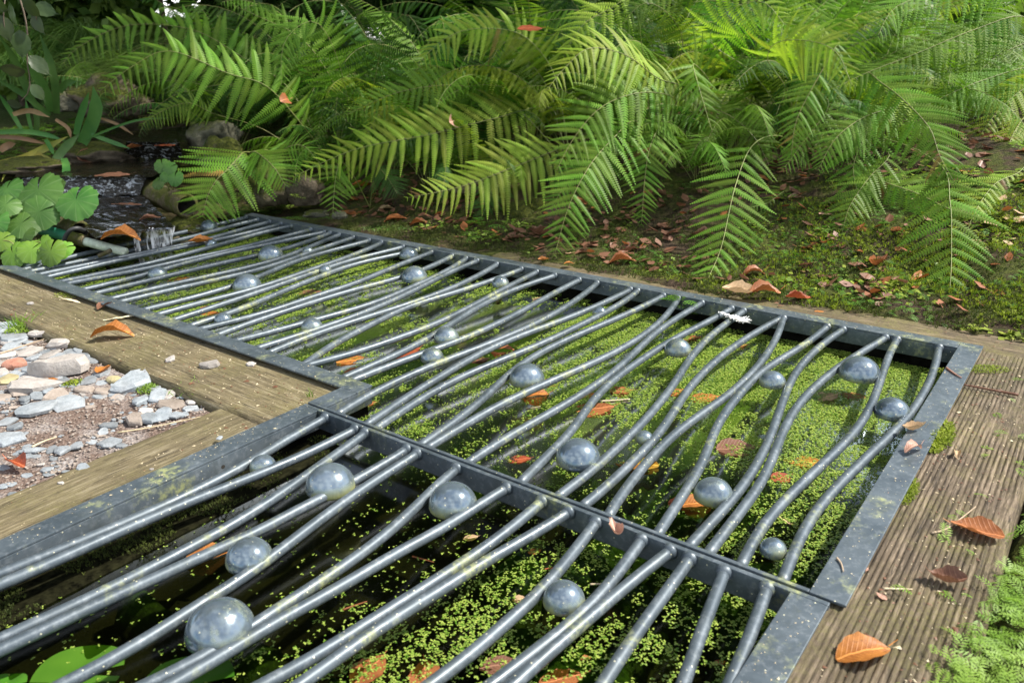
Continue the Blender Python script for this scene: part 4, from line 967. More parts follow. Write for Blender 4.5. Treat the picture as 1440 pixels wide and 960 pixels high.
for (x, y, s, n, mk) in ((-0.35,5.3,1.15,11,'fern_dark'),(0.35,5.2,1.2,11,'fern_dark'),(0.15,4.75,1.1,9,'fern'),(0.95,4.7,1.2,11,'fern'),(0.75,5.6,1.35,11,'fern_dark'),(1.45,5.2,1.3,10,'fern_dark'),
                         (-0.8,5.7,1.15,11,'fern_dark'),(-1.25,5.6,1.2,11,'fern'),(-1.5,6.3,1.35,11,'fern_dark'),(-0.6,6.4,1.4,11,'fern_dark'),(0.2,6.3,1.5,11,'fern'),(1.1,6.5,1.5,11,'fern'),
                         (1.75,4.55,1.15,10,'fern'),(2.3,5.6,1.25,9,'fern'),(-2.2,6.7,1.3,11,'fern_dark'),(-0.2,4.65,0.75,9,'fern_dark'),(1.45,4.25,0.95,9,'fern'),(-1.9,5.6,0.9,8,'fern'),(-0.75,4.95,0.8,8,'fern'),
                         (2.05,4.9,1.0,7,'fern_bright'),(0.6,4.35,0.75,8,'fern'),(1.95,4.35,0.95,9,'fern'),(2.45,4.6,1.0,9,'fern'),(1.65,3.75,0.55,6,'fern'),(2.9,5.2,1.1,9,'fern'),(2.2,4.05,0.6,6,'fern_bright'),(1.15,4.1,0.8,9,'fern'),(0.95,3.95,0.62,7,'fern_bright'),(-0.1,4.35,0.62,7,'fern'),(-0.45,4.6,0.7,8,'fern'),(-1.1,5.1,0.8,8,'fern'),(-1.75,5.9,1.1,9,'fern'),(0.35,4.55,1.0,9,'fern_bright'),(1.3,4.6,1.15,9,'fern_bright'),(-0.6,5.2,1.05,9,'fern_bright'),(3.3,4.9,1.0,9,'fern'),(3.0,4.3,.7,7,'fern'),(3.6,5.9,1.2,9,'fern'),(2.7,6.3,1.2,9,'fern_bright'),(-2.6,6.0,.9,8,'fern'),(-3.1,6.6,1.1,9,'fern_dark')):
    fern_label(wild_fern(x, y, s, n, mk, 'fern', grp, mks={'fern_dark': ('fern_dark', 'fern_dark', 'fern_dark', 'fern'), 'fern': ('fern', 'fern', 'fern_dark') if y > 4.5 else ('fern', 'fern', 'fern_bright', 'fern_dark'), 'fern_bright': ('fern_bright', 'fern')}[mk]), x, y, s, mk)  # farther rows draw on the darker leaf colour for painted depth
for lb in sorted({l for _, _, l in _fl}):
    same = sorted([t for t in _fl if t[2] == lb], key=lambda t: t[0])
    for i, (_, e, _) in enumerate(same): e['label'] = lb if len(same) == 1 else lb + (', left one' if i == 0 else ', right one' if i == len(same) - 1 else ', middle one')

# ------------------------------------------------------------------ rocks, stream, pipe, logs
def rock_mesh(name, sx, sy, sz, seed, rough=0.28, sub=4):
    bm = bmesh.new(); bmesh.ops.create_icosphere(bm, subdivisions=sub, radius=1.0)
    off = Vector((seed * 7.3, seed * 3.1, seed * 1.7))
    for v in bm.verts:
        d = v.co.normalized()
        n = mnoise.fractal(d * 1.1 + off, 1.0, 2.0, 5) * rough + 0.35 * rough * mnoise.cell(d * 2.6 + off) + 0.10 * rough * mnoise.fractal(d * 7 + off, 1.0, 2.0, 3)
        v.co = d * (1 + n); v.co.x *= sx; v.co.y *= sy; v.co.z *= sz
        if v.co.z < -0.6 * sz: v.co.z = -0.6 * sz
    me = bpy.data.meshes.new(name); bm.to_mesh(me); bm.free()
    me.polygons.foreach_set('use_smooth', [True] * len(me.polygons)); return me
def rock(px, py, w, h, y, m, label, seed, depth=0.8, rot=0.0, name='rock'):
    c = at_y(px, py, y); s = m_per_px(c)
    o = link(name, rock_mesh(name, w * s * .5, w * s * .5 * depth, h * s * .5, seed), M[m]); o.location = c; o.rotation_euler = (0, rot, RNG.uniform(-.4, .4))
    return tag(o, label, 'rock')
rock(150, 142, 118, 66, 5.7, 'rock', 'big brown mossy rock under the arching fern, above the stream', 1)
rock(92, 146, 42, 34, 5.55, 'rock_grey', 'pinkish grey rock face behind the iris leaves', 2)
rock(205, 172, 120, 46, 6.2, 'rock', 'dark rock closing the head of the stream', 3)
rock(300, 196, 78, 50, 5.25, 'rock_grey', 'slanting green-grey rock at the right of the upper cascade', 4, rot=-.35)
rock(313, 222, 66, 52, 4.9, 'rock_moss', 'squat rock with a bright moss cap behind the small low fern', 5)
rock(378, 268, 70, 62, 4.62, 'rock_moss', 'mossy boulder behind the small low fern, right of the waterfall', 6)
rock(428, 270, 50, 56, 4.62, 'rock', 'shadowed brown rock under the tip of the long flat frond', 7)
rock(752, 314, 90, 60, 4.05, 'rock_moss', 'dark mossy rock in the bank behind the middle of the back rim', 8)
rock(935, 258, 70, 40, 4.3, 'rock', 'brown rock in the dark hollow under the big drooping fern', 9)
rock(655, 262, 50, 26, 4.3, 'rock', 'half hidden brown rock under the long flat frond', 16)
rock(140, 218, 84, 30, 5.05, 'rock', 'low wet rock between the iris leaves and the upper stream', 10)
rock(40, 232, 110, 22, 4.75, 'rock', 'dark low rock edging the stream below the yellow iris leaves', 11)
rock(1398, 236, 40, 30, 5.2, 'slate_pale', 'pale pinkish stone in the sunny bed at the right', 12)
rock(1424, 200, 44, 34, 5.9, 'slate_yellow', 'warm tan rock in the sunny bed behind the pale pinkish stone', 13)
rock(444, 301, 34, 12, 4.2, 'rock_grey', 'flat grey stone on the left end of the back rim', 14)
rock(478, 303, 22, 12, 4.12, 'rock_grey', 'small pale flat stone beside the rust leaf on the back rim', 15)
rock(210, 338, 95, 22, 4.0, 'rock', 'dark wet rock ledge under the little waterfall', 17, depth=.5)
rock(262, 318, 60, 26, 4.15, 'rock_moss', 'mossy stone at the right foot of the waterfall', 18)
rock(60, 345, 90, 30, 3.85, 'rock', 'dark rock under the green and white pipe', 19, depth=.6)

def mat_stream():
    m, nt, b = new_mat('stream_water', 0.06, 0, 0.6)
    p = coords(nt); n1 = noise_n(nt, coords(nt, 'pos', (14, 34, 14), 0.5), 1.0, 4, 0.6, 0.8); n2 = noise_n(nt, p, 9, 3, 0.5)
    setc(nt, b, ramp(nt, n2, [(0.3, (0.005, 0.004, 0.002)), (0.7, (0.016, 0.012, 0.006))]))
    bump(nt, b, n1, 0.9, 0.03); return m
M['stream'] = mat_stream()
def mat_fall():
    m, nt, b = new_mat('falling_water', 0.08, 0, 0.7)
    p = coords(nt, 'pos', (46, 46, 3.0)); n1 = noise_n(nt, p, 1.0, 4, 0.6, 0.3)
    f = ramp(nt, n1, [(0.42, 0.0), (0.55, 1.0)])
    setc(nt, b, mix(nt, f, (0.03, 0.026, 0.02), (0.8, 0.8, 0.8))); bump(nt, b, n1, 0.7, 0.02); 
    nt.links.new(mth(nt, 'MULTIPLY', f, 0.5), b.inputs['Roughness'])
    t = N(nt, 'ShaderNodeBsdfTransparent'); ms = N(nt, 'ShaderNodeMixShader')
    nt.links.new(mth(nt, 'ADD', mth(nt, 'MULTIPLY', f, 0.7), 0.2), ms.inputs[0]); nt.links.new(t.outputs[0], ms.inputs[1]); nt.links.new(b.outputs[0], ms.inputs[2])
    nt.links.new(ms.outputs[0], nt.nodes['Material Output'].inputs['Surface']); return m
M['fall'] = mat_fall()
def mat_riffle():
    m, nt, b = new_mat('riffled_water', 0.06, 0, 0.6)
    p = coords(nt, 'pos', (20, 20, 44)); n1 = noise_n(nt, p, 1.0, 4, 0.65, 0.8); n2 = noise_n(nt, p, 2.2, 3, 0.6, 0.5)
    f = ramp(nt, mth(nt, 'MULTIPLY', n1, mth(nt, 'ADD', n2, 0.5)), [(0.54, 0.0), (0.66, 1.0)])
    setc(nt, b, mix(nt, f, (0.014, 0.011, 0.006), (0.50, 0.53, 0.56))); bump(nt, b, n1, 0.8, 0.02); return m
M['riffle'] = mat_riffle()
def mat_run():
    m, nt, b = new_mat('run_painted_glints', 0.08, 0, 0.6)
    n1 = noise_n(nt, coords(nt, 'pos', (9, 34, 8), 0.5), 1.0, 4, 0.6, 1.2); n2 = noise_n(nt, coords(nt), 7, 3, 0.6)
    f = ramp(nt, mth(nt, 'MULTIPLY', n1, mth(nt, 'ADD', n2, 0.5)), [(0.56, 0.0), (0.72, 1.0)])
    setc(nt, b, mix(nt, f, (0.010, 0.008, 0.004), (0.26, 0.29, 0.34))); bump(nt, b, n1, 0.9, 0.03); return m  # pale blue streaks are sky glints painted into the ripple colour
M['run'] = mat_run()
def water_patch(name, c00, c10, c11, c01, m, n=(40, 30), amp=0.004, freq=30, fall=False):
    A = [gp(*c) for c in (c00, c10, c11, c01)]
    s, t = np.meshgrid(np.linspace(0, 1, n[0]), np.linspace(0, 1, n[1]), indexing='ij')
    P_ = [np.array(a) for a in A]
    Q = (P_[0][None, None] * ((1 - s) * (1 - t))[..., None] + P_[1][None, None] * (s * (1 - t))[..., None] + P_[2][None, None] * (s * t)[..., None] + P_[3][None, None] * ((1 - s) * t)[..., None])
    d = vnoise(s * freq, t * freq * .5, 3, 31) - 0.5
    Q[..., 2] += amp * 2 * d
    if fall: Q[..., 1] -= 0.03 * np.sin(t * np.pi) + amp * 3 * (vnoise(s * 16, t * 2, 2, 33) - .5)
    o = link(name, arr_mesh(name, Q.reshape(-1, 3), grid_faces(*n), True), M[m]); return tag(o, kind='structure')
water_patch('stream', (150, 190, .36), (262, 178, .36), (262, 200, .345), (185, 200, .345), 'stream', amp=.003)
water_patch('cascade', (178, 199, .345), (252, 198, .345), (256, 222, .23), (172, 222, .23), 'riffle', amp=.010)
water_patch('stream', (30, 238, .225), (262, 216, .228), (215, 249, .222), (20, 249, .222), 'stream', amp=.003)
water_patch('cascade', (30, 248, .222), (206, 248, .222), (196, 274, .125), (40, 276, .125), 'riffle', amp=.012)
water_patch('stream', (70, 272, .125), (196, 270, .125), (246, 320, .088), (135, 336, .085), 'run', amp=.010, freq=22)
water_patch('waterfall', (188, 322, .086), (246, 318, .088), (244, 366, -.09), (200, 374, -.09), 'fall', amp=.006, fall=True)
rock(165, 352, 60, 30, 3.92, 'rock', 'dark wet stone under the left side of the waterfall lip', 21, depth=.6)

def half_log(p0, p1, r, label, hollow=0.55):
    a, b = p0, p1; ax = (b - a).normalized(); sd = ax.cross(Vector((0, 0, 1))).normalized(); up = sd.cross(ax)
    e = empty('hollow_log', a); tag(e, label, 'log')
    n, k = 30, 26; vs = []
    for i in range(n):
        for j in range(k):
            t = i / (n - 1); an = 2 * math.pi * j / k
            q = r * (1 + 0.10 * mnoise.fractal(Vector((t * 9, math.cos(an) * 2, math.sin(an) * 2 + r * 40)), 1, 2, 4))
            vs.append(a.lerp(b, t) + sd * (q * math.cos(an)) + up * (q * math.sin(an)))
    fs = [(i * k + j, i * k + (j + 1) % k, (i + 1) * k + (j + 1) % k, (i + 1) * k + j) for i in range(n - 1) for j in range(k)]
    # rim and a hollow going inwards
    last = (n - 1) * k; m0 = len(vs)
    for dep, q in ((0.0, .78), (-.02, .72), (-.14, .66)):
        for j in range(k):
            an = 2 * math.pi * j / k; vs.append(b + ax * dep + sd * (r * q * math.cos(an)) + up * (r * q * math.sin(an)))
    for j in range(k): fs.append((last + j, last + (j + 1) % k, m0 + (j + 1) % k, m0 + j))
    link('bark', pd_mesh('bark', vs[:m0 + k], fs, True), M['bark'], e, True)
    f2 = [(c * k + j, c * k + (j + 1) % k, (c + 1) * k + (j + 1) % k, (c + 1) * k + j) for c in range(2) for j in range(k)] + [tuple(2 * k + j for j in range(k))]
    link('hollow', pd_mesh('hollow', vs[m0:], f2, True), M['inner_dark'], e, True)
def log_at(p0, p1, y0, y1, rpx, label):
    a, b = at_y(*p0, y0), at_y(*p1, y1); half_log(a, b, rpx * m_per_px(b), label)
log_at((188, 262), (263, 290), 4.6, 4.15, 17, 'mossy hollow log lying along the right edge of the stream')
log_at((52, 300), (112, 325), 3.95, 3.72, 15, 'lichened hollow log end beneath the round scalloped leaves')
# drain pipe with its hose
pe = empty('drain_pipe', at_y(60, 322, 3.72)); tag(pe, 'dark green pipe joined to a stained white pipe below the scalloped leaves', 'pipe')
def pipe_part(name, pts, rpx, m, parent, sides=16):
    P_ = [at_y(*p) for p in pts]; c = even(catmull(P_, 40), 24); r_ = rpx * m_per_px(P_[0])
    vs, fs = tube_geo(c, r_, sides); return link(name, pd_mesh(name, vs, fs, True), M[m], parent, True)
pipe_part('green_pipe', [(30, 312, 3.78), (60, 323, 3.72), (97, 333, 3.68)], 7.5, 'pipe_green', pe)
pipe_part('coupling', [(96, 332.5, 3.68), (108, 336, 3.665), (121, 340, 3.65)], 8.6, 'bark', pe)
pipe_part('white_pipe', [(120, 339.5, 3.65), (148, 347, 3.62), (177, 355, 3.6)], 6.4, 'pipe_white', pe)
pipe_part('rubber_hose', [(89, 342, 3.6), (93, 331, 3.6), (100, 323, 3.6), (110, 321, 3.62), (118, 324, 3.66)], 3.0, 'rubber', pe)
so = pipe_part('cork_stub', [(139, 360, 3.5), (148, 356, 3.5), (156, 352, 3.5)], 3.0, 'bark', None); tag(so, 'short brown stick resting on the bars in front of the white pipe', 'stick')

# ------------------------------------------------------------------ fallen leaves
def dead_leaf_mesh(seed, curl, twist, wr=0.6):
    r = random.Random(seed); nx, ny = 13, 7; vs = []; ph = r.uniform(0, 6)
    for i in range(nx):
        t = i / (nx - 1); wd = wr * 0.5 * math.sin(math.pi * min(1, t * 0.97 + 0.015) ** 0.85) ** 0.8
        for j in range(ny):
            s = j / (ny - 1) * 2 - 1; x = t - 0.5; y = s * wd * (1 + 0.05 * math.sin(i * 2.3 + ph))
            z = curl * (y / 0.3) ** 2 * 0.16 * (1 + 0.4 * math.sin(ph + 3 * t)) + 0.20 * curl * (x * 1.6) ** 2 * math.cos(ph) + twist * x * y * 1.2 + 0.012 * math.sin(i * 1.6 + j * 2 + ph)
            vs.append((x, y, z + 0.02 + (0.012 if j == 3 else 0)))
    fs = grid_faces(nx, ny).tolist(); b = len(vs)
    vs += [(0.48, -.012, .02), (0.48, .012, .02), (0.66, .03, .05 + .05 * curl), (0.66, .015, .05 + .05 * curl)]; fs.append((b, b + 1, b + 2, b + 3))
    zm = min(v[2] for v in vs); vs = [(v[0], v[1], v[2] - zm) for v in vs]
    return pd_mesh('fallen_leaf', vs, fs, True)
_lm = {}
def leaf_mesh(cls, seed, mk):
    k = (cls, seed, mk)
    if k not in _lm:
        c, t, w = {'flat': (0.12, .1, .62), 'cup': (0.9, .2, .66), 'curl': (2.2, .9, .5), 'strip': (0.3, .3, .16), 'round': (0.15, .1, .82), 'roll': (3.2, .3, .42)}[cls]
        me = dead_leaf_mesh(seed * 13 + len(_lm), c, t, w); me.materials.append(M[mk]); _lm[k] = me
    return _lm[k]
def leaf(px, py, w, mk, label, cls='flat', z=0.0, rot=None, group=None, cat='leaf', ground=False, tilt=0.0, y=None, name='fallen_leaf'):
    c = on_ground(px, py) if ground else (at_y(px, py, y) if y else gp(px, py, z)); s = w * m_per_px(c) * 1.08
    o = link(name, leaf_mesh(cls, RNG.randint(0, 3), mk)); o.location = c
    o.rotation_euler = (RNG.uniform(-.12, .12) + tilt, RNG.uniform(-.1, .1), RNG.uniform(0, 6.28) if rot is None else rot); o.scale = (s, s, s)
    return tag(o, label, cat, group)
WL = WATER - 0.0005; gw = 'fallen leaves floating on the duckweed'; gt = 'fallen leaves on the timbers'; gb = 'fallen leaves on the bank'; gr = 'fallen leaves on the grates'
for a in (
 (251, 394, 30, 'd_orange', 'orange leaf on the water left of the big far dome pair', 'flat', .4), (305, 421, 28, 'd_orange', 'orange leaf half under a bar below the middle far dome', 'flat', .2),
 (292, 443, 30, 'd_orange', 'orange leaf beside the small dome near the left rim', 'flat', .3), (293, 433, 20, 'd_rust', 'thin rust leaf just behind the small dome near the left rim', 'flat', .1),
 (436, 412, 32, 'd_brown', 'dark red-brown leaf alone on the bright weed in the far middle', 'flat', .2), (495, 507, 42, 'd_orange', 'bright orange leaf by the rim left of the inner corner', 'flat', .5),
 (503, 523, 44, 'd_rust', 'red-orange leaf partly under the bars near the inner corner', 'flat', .6), (570, 497, 46, 'd_red', 'dark red leaf under the bars left of the two small neighbouring domes', 'flat', .7),
 (533, 451, 26, 'd_brown', 'brown leaf under crossing bars at the far middle', 'flat', .3), (516, 568, 26, 'd_rust', 'rust leaf by the divider just right of the inner corner', 'flat', .3),
 (706, 493, 32, 'd_rust', 'rust brown leaf on the weed above the middle dome', 'cup', .1), (676, 506, 28, 'd_brown', 'brown leaf under a bar left of the rust leaf above the middle dome', 'flat', .5),
 (752, 557, 40, 'd_orange', 'orange folded leaf just below the middle dome', 'cup', .2), (776, 538, 34, 'd_orange', 'orange leaf tucked behind the bar right of the middle dome', 'flat', .8),
 (768, 495, 16, 'd_brown', 'small brown leaf scrap right of the middle dome', 'flat', .4), (874, 550, 32, 'd_rust', 'speckled rust leaf above the white straw', 'round', .2), (832, 556, 22, 'd_orange', 'orange leaf edge showing under the bar left of the speckled rust leaf', 'flat', .4),
 (832, 577, 60, 'd_rust', 'large rust leaf under the bars left of the white straw', 'flat', .15), (948, 552, 30, 'd_orange', 'orange leaf under a bar right of the speckled rust leaf', 'flat', .5),
 (988, 560, 42, 'd_orange', 'long orange-brown leaf between the bars right of centre', 'flat', .1), (1035, 631, 52, 'd_brown', 'round purple-brown leaf under specks of duckweed', 'round', .1),
 (1130, 650, 50, 'd_yellow', 'red leaf with a yellow middle under duckweed', 'flat', 2.9), (1099, 672, 30, 'd_red', 'small red-orange leaf below the red and yellow one', 'round', .4),
 (1161, 559, 36, 'd_tan', 'pale tan leaf with a notch, below the largest right dome', 'round', .3), (1200, 558, 34, 'd_rust', 'rusty three-cornered leaf right of the pale tan leaf', 'flat', 2.6),
 (893, 653, 62, 'd_yellow', 'red and orange leaf under two bars in the middle of the grate', 'flat', 2.8), (980, 711, 46, 'd_orange', 'fiery orange leaf beside the dome near the divider', 'cup', .1),
 (955, 706, 36, 'd_red', 'dark red leaf left of the fiery orange one', 'flat', .6), (729, 646, 32, 'd_red', 'red leaf alone on the open water behind the divider', 'flat', .1),
 (1110, 735, 32, 'd_tan', 'long tan willow leaf above the small dome at the divider', 'strip', 2.3), (1036, 487, 30, 'd_rust', 'brown leaf at the back right of the grate, near the feather', 'flat', .1),
 (968, 476, 34, 'd_rust', 'rust leaf behind the dome nearest the feather', 'flat', .1), (700, 423, 16, 'd_brown', 'tiny brown leaf on bright weed in the far right part', 'cup', .5),
 (762, 419, 28, 'd_tan', 'pale tan leaf strip on bright weed near the back rim', 'strip', .5), (290, 785, 60, 'd_orange', 'orange leaf on dark water left of the near middle dome', 'cup', .4),
 (519, 942, 58, 'd_rust', 'dark orange leaf at the bottom edge, left of its twin', 'round', 1.0), (598, 948, 54, 'd_rust', 'dark orange leaf with a stalk at the bottom edge, right of its twin', 'round', 1.7),
 (790, 955, 62, 'd_rust', 'orange-brown leaf at the very bottom between the bars', 'flat', .3), (702, 935, 52, 'd_brown', 'brown drowned leaf under the bars near the bottom', 'flat', .2),
 (730, 842, 18, 'd_tan', 'small tan leaf scrap left of the lowest dome', 'round', .2), (775, 799, 18, 'd_red', 'small red leaf scrap above the lowest dome', 'strip', .2),
 (752, 775, 20, 'd_orange', 'small orange leaf scrap under the divider', 'flat', .6), (1012, 931, 16, 'd_red', 'small red leaf scrap between the bars at the bottom right', 'flat', .3), (824, 926, 14, 'd_orange', 'tiny orange flower-like scrap near the bottom', 'cup', .3),
 (662, 756, 20, 'd_tan', 'pale brown leaf scrap just under the divider bar', 'flat', .3), (605, 700, 24, 'd_orange', 'yellow-orange leaf scrap right of the dome under the divider', 'flat', .2)):
    leaf(a[0], a[1], a[2], a[3], a[4], a[5], WL, a[6], gw)
for a in (
 (149, 430, 26, 'd_brown', 'cupped brown leaf against the left rim of the far grate', 'cup', -.010, 1.2, gt), (158, 474, 52, 'd_orange', 'curled orange leaf on the long mossy sleeper', 'curl', -.012, .3, gt),
 (100, 423, 32, 'straw', 'pale dry sliver on the mossy sleeper near the brown cupped leaf', 'strip', -.014, 2.75, gt), (172, 447, 46, 'straw', 'long pale dry sliver on the mossy sleeper', 'strip', -.014, .25, gt),
 (146, 521, 26, 'd_orange', 'small orange leaf standing among the slate chips', 'cup', -.034, 1.5, gt), (22, 652, 42, 'd_red', 'red-brown crumpled leaf on the gravel by the short sleeper', 'curl', -.03, 2.6, gt),
 (62, 536, 34, 'd_orange', 'orange leaf under the big pale stone in the gravel', 'flat', -.040, .2, gt),
 (1374, 746, 62, 'd_rust', 'glossy rust leaf on the ridged timber near the ground cover', 'cup', -.004, 2.4, gt), (1328, 816, 48, 'd_brown', 'narrow brown leaf on the ridged timber', 'curl', -.006, 2.75, gt),
 (1214, 920, 74, 'd_orange', 'large orange leaf with a pale rolled side at the bottom right', 'cup', -.004, .15, gt), (1345, 640, 20, 'd_tan', 'tiny folded tan leaf on the ridged timber', 'roll', -.008, 1.2, gt),
 (1253, 696, 12, 'd_pink', 'small pink scrap against the right rim', 'cup', -.004, .5, gt), (1216, 800, 14, 'd_pink', 'small pinkish scrap by the rounded rim corner', 'flat', -.008, .5, gt), (1240, 838, 16, 'd_pink', 'pinkish leaf scrap near the pale straw on the ridged timber', 'flat', -.008, 2, gt),
 (1285, 604, 32, 'd_tan', 'rolled tan leaf on the right rim, the upper of two', 'roll', .004, .1, gr), (1284, 634, 32, 'd_pink', 'crumpled pinkish leaf on the right rim, the lower of two', 'curl', .004, .5, gr),
 (866, 748, 40, 'd_pink', 'crumpled pale leaf hanging over the divider', 'roll', .002, 1.75, gr), (283, 340, 30, 'd_orange', 'orange-red leaf lying on the bars before the waterfall', 'cup', .000, .3, gr),
 (1042, 411, 48, 'd_tan', 'pale tan folded leaf on the back rim', 'cup', .010, -.3, gr), (1075, 413, 46, 'd_rust', 'curled rust leaf on the back timber', 'curl', .006, .2, gr), (1122, 419, 32, 'd_red', 'dark red crumpled leaf on the back timber', 'curl', .000, .0, gr),
 (876, 369, 36, 'd_rust', 'rolled rust leaf along the edge of the yellow moss', 'roll', .000, .0, gr), (764, 365, 14, 'd_orange', 'small orange leaf scrap on the back rim', 'cup', .002, .2, gr), (800, 371, 14, 'd_orange', 'small orange nut-like scrap on the back timber', 'cup', .002, .2, gr), (1152, 438, 14, 'd_orange', 'small orange scrap on the bare back timber', 'flat', .000, .2, gr)):
    leaf(a[0], a[1], a[2], a[3], a[4], a[5], a[6], a[7], a[8])
for a in (
 (1138, 352, 34, 'd_rust', 'olive and rust leaf standing on the bank, left of its neighbour', 'cup', 2.4), (1160, 343, 28, 'd_rust', 'upright rust leaf on the bank, right of its olive neighbour', 'curl', 1.3), (1233, 373, 34, 'd_rust', 'rolled rust leaf on the bank near the ground ferns', 'roll', .5),
 (1060, 390, 34, 'd_rust', 'rust leaf behind the drooping frond tip on the bank', 'curl', .2), (990, 330, 34, 'd_brown', 'brown curled leaf in the middle of the bank', 'curl', .1), (885, 353, 36, 'd_brown', 'dark brown leaf above the yellow moss', 'curl', .3),
 (820, 357, 24, 'd_brown', 'brown leaf by the clover, left of the drooping tip', 'cup', .3), (803, 355, 24, 'd_tan', 'greenish tan leaf by the tip of the drooping frond', 'flat', 1.2), (497, 299, 40, 'd_rust', 'big rust leaf beneath the little hanging frond', 'flat', 2.8),
 (510, 262, 30, 'd_orange', 'orange-brown leaf in the shade behind the little hanging frond', 'cup', .4), (520, 298, 28, 'd_brown', 'brown leaf right of the big rust leaf', 'flat', .3), (545, 296, 26, 'd_tan', 'tan pointed leaf on the shaded bank', 'cup', .4), (556, 310, 30, 'd_rust', 'rust leaf beside the back rim, left of the stone chip', 'cup', .2),
 (590, 316, 26, 'd_rust', 'upper rust leaf of the pile by the back rim', 'curl', .2), (602, 320, 24, 'd_brown', 'lower brown leaf of the pile by the back rim', 'flat', .6), (725, 335, 32, 'd_brown', 'ribbed brown leaf under the small herb', 'cup', .3), (765, 331, 36, 'd_brown', 'long brown leaf bent against the mossy rock', 'curl', .4),
 (650, 332, 24, 'd_brown', 'brown leaf beside the herb stem at the back rim', 'flat', .2), (930, 290, 20, 'd_brown', 'brown leaf hanging in the dark hollow', 'cup', 1.2), (915, 308, 22, 'd_brown', 'brown leaf on the dark bank under the frond tip', 'flat', .2),
 (1240, 330, 20, 'd_brown', 'small dark leaf under the right fern', 'cup', .9), (1295, 395, 34, 'd_orange', 'orange leaf behind the lowest right frond', 'roll', .3), (1165, 300, 28, 'd_pink', 'pinkish leaf on the sunny moss', 'flat', .3), (1290, 280, 26, 'd_pink', 'pale leaf in sunlight behind the right fern', 'flat', .6),
 (1360, 240, 24, 'd_orange', 'orange leaf in the sunny bed at the right', 'flat', .4), (1120, 278, 24, 'd_pink', 'pale pink leaf at the foot of the right fern', 'cup', .2)):
    leaf(a[0], a[1], a[2], a[3], a[4], a[5], 0, a[6], gb, ground=True)
leaf(634, 172, 30, 'd_pink', 'dead leaf caught on the long flat frond', 'cup', 0, 1.5, None, y=4.12, tilt=1.1)
leaf(745, 41, 34, 'd_red', 'red leaf resting on the raised frond at the top', 'flat', 0, .3, None, y=4.35, tilt=.4)
leaf(400, 142, 26, 'd_rust', 'brown dead leaf among the fronds left of centre', 'cup', 0, 1.4, None, y=4.6, tilt=1.0)
leaf(170, 338, 48, 'd_orange', 'wet orange leaf at the lip of the waterfall', 'curl', .075, .2, 'leaves in the stream')
leaf(178, 288, 36, 'd_brown', 'brown leaf in the stream beside the hollow log', 'flat', .125, .2, 'leaves in the stream')
leaf(211, 308, 26, 'd_brown', 'brown leaf on the fast water above the waterfall', 'cup', .10, .4, 'leaves in the stream')
leaf(158, 247, 44, 'd_brown', 'dark wet leaf at the lower cascade edge', 'flat', .23, .1, 'leaves in the stream')
leaf(232, 205, 26, 'd_red', 'wet red leaf on the upper cascade', 'flat', .335, .1, 'leaves in the stream')
leaf(187, 208, 24, 'd_rust', 'rust leaf at the left of the upper cascade', 'cup', .31, .6, 'leaves in the stream')
leaf(122, 221, 30, 'd_brown', 'upright brown leaf on the wet rock beside the iris', 'cup', 0, 1.2, 'leaves in the stream', y=4.95, tilt=1.0)
# straws and twigs
def straw(pts, r, label, mk='straw', z=0.0, name='twig', cat='twig'):
    P_ = [gp(*p, z) if len(p) == 2 else at_y(*p) for p in pts]; c = catmull(P_, 12)
    vs, fs = tube_geo(c, [r * (1 - .5 * i / 11) for i in range(12)], 6); o = link(name, pd_mesh(name, vs, fs, True), M[mk]); return tag(o, label, cat)
straw([(1242, 827), (1262, 827.5), (1283, 828)], .0022, 'pale straight straw across the ridged timber', z=-.009)
straw([(1310, 749), (1330, 744), (1352, 728), (1372, 712)], .0024, 'forked dry twig leading to the glossy rust leaf', 'twig', z=-.008)
straw([(1331, 517), (1342, 525), (1352, 531)], .0032, 'pinkish twig across the right rim at the back corner', 'd_pink', z=.003)
straw([(1177, 784), (1183, 792), (1186, 803)], .0022, 'short curved twig on the right rim near the divider', 'twig', z=.003)
straw([(844, 564), (862, 563), (886, 561)], .0034, 'white straw floating between the bars', 'straw', z=WATER + .003)
straw([(740, 574), (750, 573), (760, 571)], .0018, 'thin pale straw on the water below the middle dome', 'straw', z=WATER + .002)
straw([(165, 608), (215, 600), (300, 582)], .0024, 'long dry stalk along the edge of the short sleeper', 'straw', z=-.036)
straw([(45, 628), (62, 620), (80, 614)], .0028, 'yellow straw lying across the gravel', 'straw', z=-.036)
straw([(0, 497), (30, 487), (62, 477)], .0028, 'brown stalk among the stones by the mossy sleeper', 'twig', z=-.03)
straw([(830, 821), (842, 820.5), (852, 820)], .002, 'pale stick between the bars right of the lowest dome', 'straw', z=WATER + .002)
straw([(482, 857), (498, 851), (516, 845)], .002, 'rust-red twig on the dark water under the bars', 'd_rust', z=WATER + .002)
straw([(580, 782), (592, 785), (610, 790)], .0016, 'thin red twig on the duckweed below the second dome', 'd_rust', z=WATER + .002)
straw([(1432, 555), (1400, 549), (1352, 540)], .004, 'long dark stick at the back corner of the ridged timber', 'd_brown', z=-.004)
